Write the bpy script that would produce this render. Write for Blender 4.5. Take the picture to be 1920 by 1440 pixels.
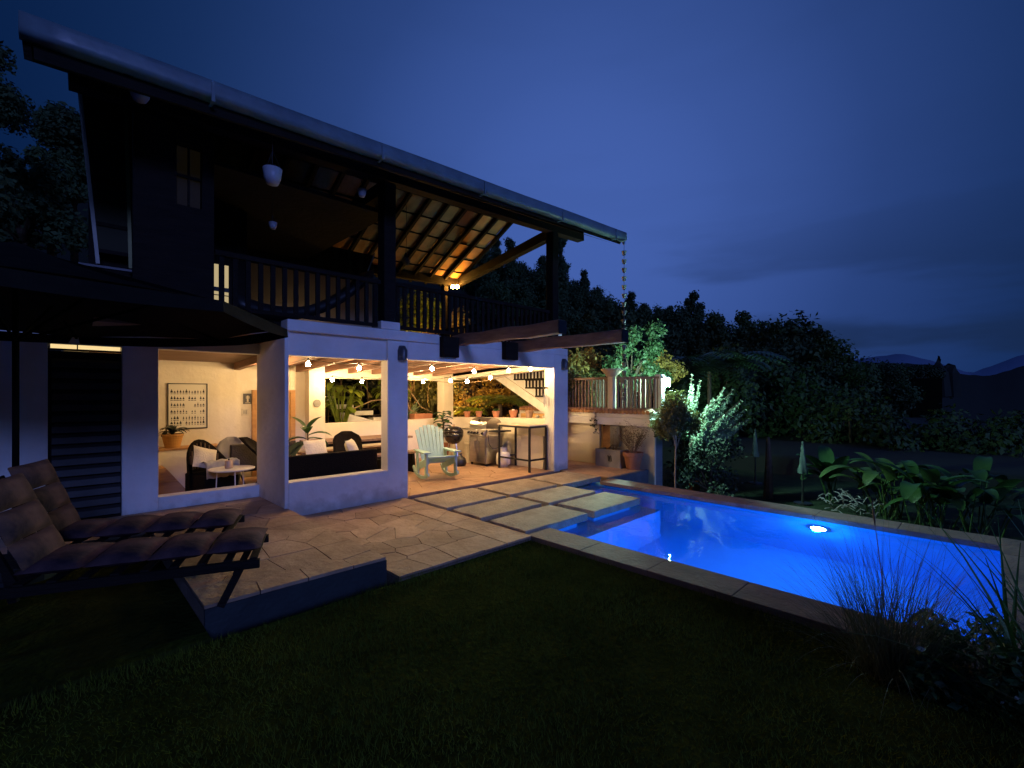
import bpy, math, random
import numpy as np
from mathutils import Vector, Matrix
random.seed(7)
RNG = np.random.default_rng(7)
C = bpy.context.scene
COL = C.collection
R = math.radians
for o in list(bpy.data.objects):
    bpy.data.objects.remove(o)

# ---------------------------------------------------------------- camera, sky, light, exposure
cam = bpy.data.objects.new('camera', bpy.data.cameras.new('camera'))
COL.objects.link(cam); C.camera = cam
cam.location = (0, 0, 1.6)
cam.rotation_euler = (R(90), 0, R(45.7 - 90))
cam.data.sensor_width = 36; cam.data.lens = 16.5; cam.data.shift_y = 18 / 1920
cam.data.clip_start = .05; cam.data.clip_end = 3000
C.view_settings.view_transform = 'Standard'; C.view_settings.look = 'None'
C.view_settings.exposure = 0; C.view_settings.gamma = 1
C.view_settings.use_curve_mapping = False
C.render.engine = 'CYCLES'
C.cycles.use_denoising = True
C.cycles.max_bounces = 8; C.cycles.diffuse_bounces = 4; C.cycles.transmission_bounces = 6
C.cycles.sample_clamp_indirect = 4; C.cycles.caustics_reflective = False
C.cycles.use_light_tree = True

world = bpy.data.worlds.new('World'); C.world = world; world.use_nodes = True
wn = world.node_tree; WN = wn.nodes; WL = wn.links
bg = WN['Background']
def wnode(t, **k):
    n = WN.new(t)
    for a, b in k.items(): setattr(n, a, b)
    return n
sky = wnode('ShaderNodeTexSky', sky_type='NISHITA', sun_disc=False)
sky.sun_elevation = R(-6); sky.sun_rotation = R(-10 + 45); sky.ozone_density = 6
wtc = wnode('ShaderNodeTexCoord')
dotn = wnode('ShaderNodeVectorMath', operation='DOT_PRODUCT')
glow = Vector((0.80, 0.60, 0.34)).normalized()
dotn.inputs[1].default_value = glow
WL.new(wtc.outputs['Generated'], dotn.inputs[0])
ramp = wnode('ShaderNodeValToRGB')
mr = wnode('ShaderNodeMapRange'); mr.inputs[1].default_value = .60; mr.inputs[2].default_value = 1
WL.new(dotn.outputs['Value'], mr.inputs[0])
WL.new(mr.outputs[0], ramp.inputs[0])
cr = ramp.color_ramp; cr.interpolation = 'B_SPLINE'
cr.elements[0].position = 0; cr.elements[0].color = (.0016, .011, .052, 1)
cr.elements[1].position = 1; cr.elements[1].color = (.058, .120, .41, 1)
for p, c in ((.4, (.006, .025, .098, 1)), (.72, (.022, .055, .205, 1)), (.9, (.043, .094, .33, 1))):
    e = cr.elements.new(p); e.color = c
# long soft cloud streaks, darker towards the horizon
mp = wnode('ShaderNodeMapping'); mp.inputs['Scale'].default_value = (1.1, 1.1, 6.5); mp.inputs['Rotation'].default_value = (R(10), R(-9), 0)
mp.inputs['Location'].default_value = (.3, 1.9, .4)
WL.new(wtc.outputs['Generated'], mp.inputs[0])
cn = wnode('ShaderNodeTexNoise'); cn.inputs['Scale'].default_value = 1.5; cn.inputs['Detail'].default_value = 5; cn.inputs['Roughness'].default_value = .48
WL.new(mp.outputs[0], cn.inputs['Vector'])
cm = wnode('ShaderNodeMapRange', interpolation_type='SMOOTHSTEP')
cm.inputs[1].default_value = .46; cm.inputs[2].default_value = .60; cm.inputs[3].default_value = 0; cm.inputs[4].default_value = .78
WL.new(cn.outputs['Fac'], cm.inputs[0])
sep = wnode('ShaderNodeSeparateXYZ'); WL.new(wtc.outputs['Generated'], sep.inputs[0])
lo = wnode('ShaderNodeMapRange'); lo.inputs[1].default_value = .02; lo.inputs[2].default_value = .34; lo.inputs[3].default_value = 1.15; lo.inputs[4].default_value = .05
WL.new(sep.outputs['Z'], lo.inputs[0])
mul = wnode('ShaderNodeMath', operation='MULTIPLY'); WL.new(cm.outputs[0], mul.inputs[0]); WL.new(lo.outputs[0], mul.inputs[1])
mixc = wnode('ShaderNodeMix', data_type='RGBA'); WL.new(mul.outputs[0], mixc.inputs[0])
WL.new(ramp.outputs[0], mixc.inputs[6]); mixc.inputs[7].default_value = (.008, .02, .06, 1)
addn = wnode('ShaderNodeMix', data_type='RGBA', blend_type='ADD'); addn.inputs[0].default_value = .12
WL.new(mixc.outputs[2], addn.inputs[6]); WL.new(sky.outputs[0], addn.inputs[7])
WL.new(addn.outputs[2], bg.inputs[0]); bg.inputs[1].default_value = 1.0

facade_fill = bpy.data.lights.new('facade_fill_light', 'SUN'); facade_fill.energy = .92; facade_fill.angle = R(12); facade_fill.color = (.21, .31, 1)  # added weak blue fill towards the facade; no moon is known there
facade_fill_ob = bpy.data.objects.new('facade_fill_light', facade_fill); COL.objects.link(facade_fill_ob)
facade_fill_ob.rotation_euler = Vector((.2, 1.0, -.34)).to_track_quat('-Z', 'Y').to_euler()

# ---------------------------------------------------------------- materials
MATS = {}
def mat(name, c1, c2=None, rough=.7, scale=6, metal=0, stain=0, bump=0, bscale=None, spec=.5, rnd=0, stretch=None, detail=5, translucent=0, coat=0):
    if name in MATS: return MATS[name]
    m = bpy.data.materials.new(name); m.use_nodes = True
    nt = m.node_tree; N = nt.nodes; L = nt.links
    b = N['Principled BSDF']
    b.inputs['Roughness'].default_value = rough; b.inputs['Metallic'].default_value = metal
    b.inputs['Specular IOR Level'].default_value = spec
    b.inputs['Coat Weight'].default_value = coat
    c2 = c2 or tuple(x * .8 for x in c1)
    tc = N.new('ShaderNodeTexCoord'); mp = N.new('ShaderNodeMapping')
    if stretch: mp.inputs['Scale'].default_value = stretch
    L.new(tc.outputs['Object'], mp.inputs[0])
    no = N.new('ShaderNodeTexNoise'); no.inputs['Scale'].default_value = scale; no.inputs['Detail'].default_value = detail; no.inputs['Roughness'].default_value = .6
    L.new(mp.outputs[0], no.inputs['Vector'])
    rp = N.new('ShaderNodeMapRange'); rp.inputs[1].default_value = .32; rp.inputs[2].default_value = .68
    L.new(no.outputs['Fac'], rp.inputs[0])
    mx = N.new('ShaderNodeMix'); mx.data_type = 'RGBA'
    mx.inputs[6].default_value = (*c1, 1); mx.inputs[7].default_value = (*c2, 1)
    L.new(rp.outputs[0], mx.inputs[0])
    out = mx.outputs[2]
    if stain:
        sx = N.new('ShaderNodeSeparateXYZ'); L.new(tc.outputs['Object'], sx.inputs[0])
        nz = N.new('ShaderNodeTexNoise'); nz.inputs['Scale'].default_value = 7; nz.inputs['Detail'].default_value = 6; L.new(tc.outputs['Object'], nz.inputs['Vector'])
        ad = N.new('ShaderNodeMath'); ad.operation = 'MULTIPLY_ADD'; ad.inputs[1].default_value = .55; L.new(nz.outputs['Fac'], ad.inputs[0]); L.new(sx.outputs['Z'], ad.inputs[2])
        ms_ = N.new('ShaderNodeMapRange'); ms_.inputs[1].default_value = .28; ms_.inputs[2].default_value = .48; ms_.inputs[3].default_value = stain; ms_.inputs[4].default_value = 0
        L.new(ad.outputs[0], ms_.inputs[0])
        mz = N.new('ShaderNodeMix'); mz.data_type = 'RGBA'; L.new(ms_.outputs[0], mz.inputs[0]); L.new(out, mz.inputs[6]); mz.inputs[7].default_value = (.33, .27, .21, 1); out = mz.outputs[2]
    if rnd:
        oi = N.new('ShaderNodeObjectInfo'); hs = N.new('ShaderNodeHueSaturation')
        r2 = N.new('ShaderNodeMapRange'); r2.inputs[3].default_value = 1 - rnd; r2.inputs[4].default_value = 1 + rnd
        L.new(oi.outputs['Random'], r2.inputs[0]); L.new(r2.outputs[0], hs.inputs['Value'])
        L.new(out, hs.inputs['Color']); out = hs.outputs[0]
    L.new(out, b.inputs['Base Color'])
    if bump:
        n2 = N.new('ShaderNodeTexNoise'); n2.inputs['Scale'].default_value = bscale or scale * 6; n2.inputs['Detail'].default_value = 6
        L.new(mp.outputs[0], n2.inputs['Vector'])
        bp = N.new('ShaderNodeBump'); bp.inputs['Strength'].default_value = bump; bp.inputs['Distance'].default_value = .02
        L.new(n2.outputs['Fac'], bp.inputs['Height']); L.new(bp.outputs[0], b.inputs['Normal'])
    if translucent:
        tr = N.new('ShaderNodeBsdfTranslucent'); ms = N.new('ShaderNodeMixShader'); ms.inputs[0].default_value = translucent
        L.new(out, tr.inputs[0]); L.new(b.outputs[0], ms.inputs[1]); L.new(tr.outputs[0], ms.inputs[2])
        L.new(ms.outputs[0], N['Material Output'].inputs[0])
    MATS[name] = m
    return m
def emit(name, col, s):
    if name in MATS: return MATS[name]
    m = bpy.data.materials.new(name); m.use_nodes = True
    b = m.node_tree.nodes['Principled BSDF']
    b.inputs['Specular IOR Level'].default_value = .05; b.inputs['Base Color'].default_value = (.02, .02, .02, 1); b.inputs['Emission Color'].default_value = (*col, 1); b.inputs['Emission Strength'].default_value = s
    MATS[name] = m
    return m

M_WALL = mat('lime_plaster', (.78, .76, .73), (.60, .57, .53), .85, 1.1, bump=.5, bscale=9, stain=.55)
M_WALLIN = mat('interior_plaster', (.78, .72, .60), (.66, .59, .47), .85, 1.3, bump=.3, bscale=12)
M_STONE = mat('flagstone_buff', (.46, .31, .20), (.27, .165, .10), .75, 2.4, bump=.9, bscale=16, rnd=.24)
M_STONEIN = mat('flagstone_ochre', (.46, .29, .17), (.32, .18, .10), .6, 1.8, bump=.5, bscale=14, rnd=.1)
M_JOINT = mat('mortar', (.26, .19, .14), (.16, .11, .08), .95, 8, bump=.6)
M_SLAB = mat('cast_slab', (.40, .33, .24), (.25, .20, .145), .8, 5, bump=.8, bscale=30, rnd=.08)
M_COPE = mat('coping_stone', (.22, .15, .125), (.13, .09, .08), .75, 3, bump=.6, bscale=25, rnd=.12)
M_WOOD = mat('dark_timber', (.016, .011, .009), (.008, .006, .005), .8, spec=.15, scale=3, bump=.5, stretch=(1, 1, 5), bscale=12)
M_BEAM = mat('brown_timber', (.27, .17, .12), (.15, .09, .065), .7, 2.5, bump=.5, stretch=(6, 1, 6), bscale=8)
M_CEILB = mat('ceiling_timber', (.25, .13, .085), (.17, .085, .055), .6, 3, bump=.3, stretch=(5, 1, 5))
M_CEIL = mat('ceiling_board', (.26, .15, .10), (.18, .10, .065), .7, 3, stretch=(1, 8, 1))
M_TILE = mat('clay_tile', (.50, .26, .11), (.34, .16, .07), .8, 3, bump=.6, bscale=20, rnd=.3)
M_GUT = mat('painted_gutter', (.17, .24, .27), (.11, .155, .185), .42, 4, bump=.1)
M_BLACK = mat('black_metal', (.012, .012, .013), None, .45, 8)
M_WICK = mat('black_wicker', (.012, .009, .008), (.006, .005, .004), .9, 30, bump=.6, bscale=60, spec=.08)
M_STEEL = mat('stainless_steel', (.55, .53, .50), (.45, .43, .40), .28, 3, metal=1, bump=.05, stretch=(1, 1, 12))
M_MINT = mat('pale_mint_paint', (.38, .58, .54), (.30, .48, .45), .5, 5, bump=.1)
M_TERRA = mat('terracotta', (.45, .19, .10), (.32, .13, .07), .8, 5, bump=.3, rnd=.15)
M_CLOTHW = mat('cream_cloth', (.72, .66, .54), (.6, .54, .43), .9, 5, bump=.4, bscale=40)
M_CUSH = mat('pinkish_grey_cushion', (.16, .085, .085), (.025, .018, .026), .95, 3.2, bump=.5, bscale=14, spec=.1)
M_WHITE = mat('white_paint', (.78, .76, .70), (.66, .63, .57), .5, 5)
M_YELL = mat('honey_wood', (.55, .34, .12), (.40, .22, .07), .5, 2.5, stretch=(6, 6, 1), bump=.2)
M_CARD = mat('plywood', (.50, .27, .10), (.33, .16, .06), .6, 2, stretch=(1, 1, 5))
M_SOIL = mat('soil', (.03, .022, .015), None, .95, 10, bump=1)
M_LEAF = mat('leaf_green', (.045, .11, .03), (.025, .065, .018), .45, 4, translucent=.3)
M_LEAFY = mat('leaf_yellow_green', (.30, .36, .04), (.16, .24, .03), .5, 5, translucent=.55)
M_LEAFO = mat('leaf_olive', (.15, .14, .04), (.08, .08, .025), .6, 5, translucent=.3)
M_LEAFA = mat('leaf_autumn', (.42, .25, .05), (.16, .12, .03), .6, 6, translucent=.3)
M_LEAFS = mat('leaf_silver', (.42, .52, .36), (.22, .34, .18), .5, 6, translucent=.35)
M_LEAFD = mat('leaf_dark', (.05, .072, .03), (.028, .042, .02), .7, .4, translucent=.2)
M_LEAFF = mat('leaf_far', (.045, .085, .025), (.02, .04, .014), .8, .25)
M_BARK = mat('bark', (.12, .08, .05), (.06, .04, .025), .9, 8, bump=1)
M_DEAD = mat('dry_stem', (.22, .15, .09), (.13, .09, .06), .8, 8)
M_GRASS = mat('lawn_blade', (.125, .15, .022), (.045, .062, .010), 1, .9, spec=0)
M_LAWN = mat('lawn_soil', (.04, .048, .010), (.02, .026, .006), 1, 4, bump=1, spec=0)
M_PAVE = mat('concrete', (.32, .31, .29), (.24, .23, .21), .8, 4, bump=.4)
M_POOL = mat('pool_plaster', (.10, .42, .80), (.08, .38, .75), .6, 2)
M_BULB = emit('filament_glow', (1, .65, .29), 800)
M_BULBO = emit('orange_glow', (1, .46, .07), 430)
M_LANT = emit('lantern_glow', (.50, 1, .86), 4000)
M_POOLL = emit('pool_lamp_glow', (.16, .42, 1), 260)
M_WINW = emit('lit_blind', (1, .72, .32), 1.0)
M_WINF = emit('dim_lit_curtain', (.55, .40, .16), .006)

# ---------------------------------------------------------------- mesh builder
class MB:
    def __init__(s): s.v = []; s.f = []
    def add(s, v, f):
        n = len(s.v); s.v += [tuple(p) for p in v]; s.f += [tuple(i + n for i in q) for q in f]; return s
    def box(s, x0, x1, y0, y1, z0, z1):
        if x1 < x0: x0, x1 = x1, x0
        if y1 < y0: y0, y1 = y1, y0
        v = [(x, y, z) for z in (z0, z1) for y in (y0, y1) for x in (x0, x1)]
        return s.add(v, [(0, 2, 3, 1), (4, 5, 7, 6), (0, 1, 5, 4), (2, 6, 7, 3), (0, 4, 6, 2), (1, 3, 7, 5)])
    def hexa(s, v):   # 8 corners: bottom 4 (ccw), top 4 (ccw)
        return s.add(v, [(0, 3, 2, 1), (4, 5, 6, 7), (0, 1, 5, 4), (1, 2, 6, 5), (2, 3, 7, 6), (3, 0, 4, 7)])
    def bar(s, a, b, w, h=None, up=(0, 0, 1)):
        h = h or w; a = Vector(a); b = Vector(b); d = (b - a).normalized(); u = Vector(up)
        if abs(d.dot(u)) > .98: u = Vector((0, 1, 0))
        r = d.cross(u).normalized(); u = r.cross(d)
        v = []
        for p in (a, b):
            for i, j in ((-1, -1), (1, -1), (1, 1), (-1, 1)): v.append(p + r * (i * w / 2) + u * (j * h / 2))
        return s.add(v, [(0, 1, 2, 3), (7, 6, 5, 4), (0, 4, 5, 1), (1, 5, 6, 2), (2, 6, 7, 3), (3, 7, 4, 0)])
    def tube(s, pts, r, n=8, cap=True):
        pts = [Vector(p) for p in pts]
        rs = r if isinstance(r, (list, tuple)) else [r] * len(pts)
        base = len(s.v); prev = None
        for i, p in enumerate(pts):
            d = (pts[min(i + 1, len(pts) - 1)] - pts[max(i - 1, 0)]).normalized()
            if prev is None: u = d.cross(Vector((0, 0, 1)) if abs(d.z) < .9 else Vector((1, 0, 0))).normalized()
            else: u = (prev - d * prev.dot(d)).normalized()
            prev = u; w = d.cross(u)
            for k in range(n):
                a = 2 * math.pi * k / n
                s.v.append(tuple(p + u * (math.cos(a) * rs[i]) + w * (math.sin(a) * rs[i])))
        for i in range(len(pts) - 1):
            for k in range(n):
                a = base + i * n + k; b = base + i * n + (k + 1) % n
                s.f.append((a, b, b + n, a + n))
        if cap:
            s.f.append(tuple(base + k for k in range(n))[::-1])
            s.f.append(tuple(base + (len(pts) - 1) * n + k for k in range(n)))
        return s
    def lathe(s, prof, c=(0, 0, 0), n=20):
        base = len(s.v)
        for r, z in prof:
            for k in range(n):
                a = 2 * math.pi * k / n
                s.v.append((c[0] + r * math.cos(a), c[1] + r * math.sin(a), c[2] + z))
        for i in range(len(prof) - 1):
            for k in range(n):
                a = base + i * n + k; b = base + i * n + (k + 1) % n
                s.f.append((a, b, b + n, a + n))
        if prof[0][0] > 1e-4: s.f.append(tuple(base + k for k in range(n))[::-1])
        if prof[-1][0] > 1e-4: s.f.append(tuple(base + (len(prof) - 1) * n + k for k in range(n)))
        return s
    def prism(s, poly, z0, z1):
        n = len(poly)
        v = [(x, y, z0) for x, y in poly] + [(x, y, z1) for x, y in poly]
        return s.add(v, [tuple(range(n))[::-1], tuple(range(n, 2 * n))] + [(i, (i + 1) % n, n + (i + 1) % n, n + i) for i in range(n)])
    def leaf(s, base, d, length, width, droop=.4, n=5, up=(0, 0, 1), fold=.15, prof=None):
        """A curved blade: starts at base towards d, drooping; n segments."""
        p = Vector(base); d = Vector(d).normalized(); u = Vector(up)
        side = d.cross(u)
        if side.length < .05: side = d.cross(Vector((1, .3, 0)))
        side.normalize(); b0 = len(s.v)
        for i in range(n + 1):
            t = i / n
            w = width * (prof(t) if prof else math.sin(math.pi * min(1, t * .93 + .05)) ** .8)
            nrm = side.cross(d).normalized()
            s.v.append(tuple(p - side * w / 2 + nrm * (fold * w))); s.v.append(tuple(p)); s.v.append(tuple(p + side * w / 2 + nrm * (fold * w)))
            p = p + d * (length / n)
            d = (d + Vector((0, 0, -droop / n * 1.2))).normalized()
        for i in range(n):
            a = b0 + i * 3
            s.f.append((a, a + 1, a + 4, a + 3)); s.f.append((a + 1, a + 2, a + 5, a + 4))
        return s
    def mesh(s, name, m, smooth=False, origin=(0, 0, 0)):
        me = bpy.data.meshes.new(name)
        o = origin
        v = [(a - o[0], b - o[1], c - o[2]) for a, b, c in s.v] if any(o) else s.v
        me.from_pydata(v, [], s.f); me.materials.append(m)
        if smooth: me.polygons.foreach_set('use_smooth', [True] * len(me.polygons))
        me.update()
        return me

def setp(o, label=None, cat=None, group=None, kind=None):
    if label: o['label'] = label
    if cat: o['category'] = cat
    if group: o['group'] = group
    if kind: o['kind'] = kind
    return o
def root(name, label, cat, loc=(0, 0, 0), rz=0, group=None):
    o = bpy.data.objects.new(name, None); COL.objects.link(o); o.empty_display_size = .1
    o.location = loc; o.rotation_euler = (0, 0, rz)
    return setp(o, label, cat, group)
def worldloc(o):
    x = Vector(o.location); p = o.parent
    while p: x = x + Vector(p.location); p = p.parent
    return x
def obj(name, mb, m, parent=None, smooth=False, bevel=0, world=True, loc=None):
    """Link a mesh as one object. world=True: coordinates are world ones (parents unrotated)."""
    if loc is not None: org = loc
    elif parent is None:
        a = np.array(mb.v); org = ((a[:, 0].min() + a[:, 0].max()) / 2, (a[:, 1].min() + a[:, 1].max()) / 2, a[:, 2].min())
    else: org = (0, 0, 0)
    if parent is not None and world:
        org = tuple(worldloc(parent))
    o = bpy.data.objects.new(name, mb.mesh(name, m, smooth, org)); COL.objects.link(o)
    if parent is None: o.location = org
    else: o.parent = parent
    if bevel:
        b = o.modifiers.new('bevel', 'BEVEL'); b.width = bevel; b.segments = 2; b.limit_method = 'ANGLE'
    return o
def copy_tree(o, parent=None):
    c = o.copy(); COL.objects.link(c); c.parent = parent
    for ch in list(o.children): copy_tree(ch, c)
    return c
def smoothm(o, lv=1):
    b = o.modifiers.new('sub', 'SUBSURF'); b.levels = lv; b.render_levels = lv
    return o

def cloud(centers, radii, n, size, seed=0, hollow=.35, aspect=.55, up=.3):
    """Leaf-sized rhombs scattered in clumps; returns (verts, faces) arrays."""
    g = np.random.default_rng(seed)
    centers = np.array(centers, float); radii = np.array(radii, float)
    if radii.ndim == 1: radii = np.repeat(radii[:, None], 3, 1)
    wt = (radii[:, 0] * radii[:, 1]); wt /= wt.sum()
    idx = g.choice(len(centers), n, p=wt)
    d = g.normal(size=(n, 3)); d /= np.linalg.norm(d, axis=1)[:, None]
    rr = hollow + (1 - hollow) * g.random(n) ** .6
    rr *= 1 + .18 * g.normal(size=n)
    p = centers[idx] + d * rr[:, None] * radii[idx]
    nr = d * .8 + g.normal(size=(n, 3)) * .7; nr[:, 2] += up; nr /= np.linalg.norm(nr, axis=1)[:, None]
    a = np.cross(nr, g.normal(size=(n, 3))); a /= np.linalg.norm(a, axis=1)[:, None]
    b = np.cross(nr, a)
    s = size * (.6 + .8 * g.random(n))
    a *= s[:, None]; b *= (s * aspect)[:, None]
    v = np.stack([p - a, p + b - nr * (s * .12)[:, None], p + a, p - b - nr * (s * .12)[:, None]], 1).reshape(-1, 3)
    f = np.arange(4 * n).reshape(-1, 4)
    return v, f
def npmesh(name, v, f, m):
    me = bpy.data.meshes.new(name)
    k = f.shape[1]
    me.vertices.add(len(v)); me.vertices.foreach_set('co', np.asarray(v, np.float32).ravel())
    me.loops.add(f.size); me.loops.foreach_set('vertex_index', f.astype(np.int32).ravel())
    me.polygons.add(len(f)); me.polygons.foreach_set('loop_start', np.arange(0, f.size, k, dtype=np.int32))
    me.update(); me.validate(); me.materials.append(m)
    return me
def npobj(name, v, f, m, parent=None, sub=True):
    if parent is not None and sub: v = np.asarray(v) - np.array(worldloc(parent))
    o = bpy.data.objects.new(name, npmesh(name, v, f, m)); COL.objects.link(o); o.parent = parent
    return o

# ---------------------------------------------------------------- ground, pool, water
DIR = Vector((math.cos(R(45.7)), math.sin(R(45.7)), 0)); RGT = Vector((DIR.y, -DIR.x, 0))
def sm(a, b, x):
    t = np.clip((x - a) / (b - a), 0, 1); return t * t * (3 - 2 * t)
UX = [-2.2, -1.2, -.85, -.3, -.12, 0, .14, .25, .39, .5, .59, .68, .78, .9, 1.1, 2.2]
US = [.58, .54, .50, .38, .35, .28, .235, .185, .15, .105, .07, .04, .02, .0, .0, .0]
def hill(x, y):
    """Height of the wooded hill behind the house."""
    D = x * DIR.x + y * DIR.y; L = x * RGT.x + y * RGT.y
    u = L / np.maximum(D, 3)
    top = np.interp(u, UX, US) * 70 + 1.6 - 6.3
    h = -.35 + np.maximum(top, -9) * sm(24, 66, D) - 25 * sm(75, 140, D) * (top > 0)
    h = h + .5 * np.sin(x * .21) * np.cos(y * .17) * sm(20, 40, D)
    # valley to the right
    h = h - 6 * sm(.62, 1.2, u) * sm(18, 40, D)
    return h
xs = np.concatenate([np.arange(7.95, 30, 1.0), np.arange(30, 210, 4)])
def grid(name, X, Y, fn, m):
    xx, yy = np.meshgrid(X, Y); v = np.stack([xx, yy, fn(xx, yy)], -1).reshape(-1, 3)
    nx = len(X); ny = len(Y); i = np.arange((ny - 1) * (nx - 1)); r = i // (nx - 1); c = i % (nx - 1)
    a = r * nx + c
    return npobj(name, v, np.stack([a, a + 1, a + nx + 1, a + nx], 1), m)
M_HILL = mat('hill_ground', (.010, .013, .006), (.006, .008, .004), .95, .5, bump=1)
o = grid('hillside', np.concatenate([np.arange(-150, 8, 4), np.arange(8, 30, 1.2), np.arange(30, 200, 4)]),
         np.concatenate([np.arange(-60, 12, 3.0), np.arange(12.3, 30, 1.2), np.arange(30, 200, 4)]),
         lambda x, y: np.where((x < 15.5) & (y < 13) & (x > -11) & (y > -13), -2.6, hill(x, y) - .1), M_HILL)
setp(o, kind='structure')
# near ground: lawn in front of the terrace, lower yard beyond the pool
gb = MB()
gb.box(-12, 3.82, -14, 3.62, -1.2, -.045)
gb.box(3.82, 7.54, -14, -.51, -1.2, -.045)
gb.box(-12, .745, 3.62, 6.36, -1.2, -.02)
setp(obj('lawn_ground', gb, M_LAWN), kind='structure')
yb = MB(); yb.box(7.56, 19, -14, 5.0, -1.4, -.9); yb.box(9.3, 19, 5.0, 10.2, -1.4, -.9); yb.box(-12, 19, 10.2, 17, -1.4, -.9)
setp(obj('yard', yb, mat('yard_lawn', (.032, .046, .026), (.016, .026, .014), .95, 3, bump=1, spec=.1)), kind='structure')

# pool basin: floor, walls, submerged shelf
pb = MB()
x0, x1, y0, y1 = 4.2, 7.2, -.08, 6.2
pb.box(x0 - .2, x1 + .2, y0 - .2, y1 + .2, -1.75, -1.6)                    # floor
pb.box(x0 - .2, x0, y0 - .2, 3.74, -1.6, -.062)                           # near wall
pb.box(x1, x1 + .2, y0 - .2, y1, -1.6, -.062)
pb.box(x0, x1, y0 - .2, y0, -1.6, -.062)
obp = setp(obj('pool_basin', pb, M_POOL), kind='structure')
eb_ = MB(); eb_.box(3.87, 6.38, 4.46, 6.19, -.2, -.052); obj('pebble_bed', eb_, mat('pebble_mortar', (.30, .25, .20), (.18, .15, .12), .9, 14, bump=1), obp)
sb = MB(); sb.box(3.86, 6.5, 3.48, y1, -1.6, -.34); sb.box(6.5, x1, 5.0, y1, -1.6, -.34)
obj('submerged_shelf', sb, M_POOL, obp)
bb = MB(); bb.box(3.86, 7.2, 6.2, 6.34, -.6, -.05); bb.box(3.845, 3.86, 3.75, 6.34, -.6, -.062)
obj('basin_rim', bb, M_JOINT, obp)
cb = MB(); cb.box(3.86, 4.22, -.34, 3.68, -.066, -.012); cb.box(7.16, 7.53, -.34, 5.0, -.066, -.012); cb.box(4.25, 7.13, -.34, -.08, -.066, -.012)
co = setp(obj('pool_coping', cb, M_JOINT), kind='structure')
def stones(x0_, x1_, y0_, y1_, n, ax):
    for k in range(n):
        a = k / n; b_ = (k + 1) / n; mb = MB(); dz = random.uniform(-.0015, .0015)
        if ax: mb.box(x0_, x1_, y0_ + (y1_ - y0_) * a + .002, y0_ + (y1_ - y0_) * b_ - .002, -.06, dz)
        else: mb.box(x0_ + (x1_ - x0_) * a + .002, x0_ + (x1_ - x0_) * b_ - .002, y0_, y1_, -.06, dz)
        obj('coping_stone', mb, M_COPE, co, bevel=.006)
stones(3.84, 4.24, -.06, 3.70, 5, 1); stones(7.14, 7.55, -.06, 5.02, 6, 1); stones(3.84, 7.55, -.36, -.064, 5, 0)
kb = MB(); kb.box(3.84, 4.195, -.36, 3.47, -1.0, -.063); kb.box(7.41, 7.55, -.5, 5.0, -1.2, -.063)
obj('coping_footing', kb, M_JOINT, co)
# water: closed-top sheet with ripples
g = 60
wx = np.linspace(3.865, 7.19, 90); wy = np.linspace(-.07, 6.19, 150)
mw = bpy.data.materials.new('pool_water'); mw.use_nodes = True
b = mw.node_tree.nodes['Principled BSDF']; b.inputs['Base Color'].default_value = (.35, .8, 1, 1); b.inputs['Roughness'].default_value = 0
b.inputs['Transmission Weight'].default_value = 1; b.inputs['IOR'].default_value = 1.33
n1 = mw.node_tree.nodes.new('ShaderNodeTexNoise'); n1.inputs['Scale'].default_value = 5; n1.inputs['Detail'].default_value = 3
tcw = mw.node_tree.nodes.new('ShaderNodeTexCoord'); mw.node_tree.links.new(tcw.outputs['Object'], n1.inputs['Vector'])
bpw = mw.node_tree.nodes.new('ShaderNodeBump'); bpw.inputs['Strength'].default_value = .10; bpw.inputs['Distance'].default_value = .03
mw.node_tree.links.new(n1.outputs['Fac'], bpw.inputs['Height']); mw.node_tree.links.new(bpw.outputs[0], b.inputs['Normal'])
o = grid('pool_water', wx, wy, lambda x, y: -.085 + .0012 * np.sin(x * 7 + y * 3) * np.sin(y * 5 - x * 2), mw)
for p in o.data.polygons: p.use_smooth = True
setp(o, kind='structure')
# pool lamp on the far wall
def pool_lamp(x, y, face, label, en):
    t = root('pool_lamp', label, 'pool lamp', (x, y, -.42))
    s = face
    m = MB(); m.lathe([(.13, 0), (.14, .015), (.12, .03), (.10, .03)], n=24)
    v = [(s * c, a, b) for a, b, c in m.v]; m.v = v
    obj('rim', m, M_STEEL, t, world=False, smooth=True)
    m = MB(); m.lathe([(.10, .02), (.095, .028), (.05, .04), (0.001, .045)], n=24)
    m.v = [(s * c, a, b) for a, b, c in m.v]
    obj('lens', m, M_POOLL, t, world=False, smooth=True)
    L = bpy.data.lights.new('pool_lamp_light', 'POINT'); L.energy = en; L.color = (.01, .27, 1.0); L.shadow_soft_size = .05
    lo = bpy.data.objects.new('pool_lamp_light', L); COL.objects.link(lo); lo.parent = t; lo.location = (s * .12, 0, 0)
    return t
pool_lamp(7.198, 1.6, -1, 'glowing round blue-white lamp set in the far pool wall under water', 40)
pool_lamp(4.202, 1.7, 1, 'unseen round lamp added in the near pool wall for even light, below the near coping', 85)  # unseen second lamp, added to even out the light in the water

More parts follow.
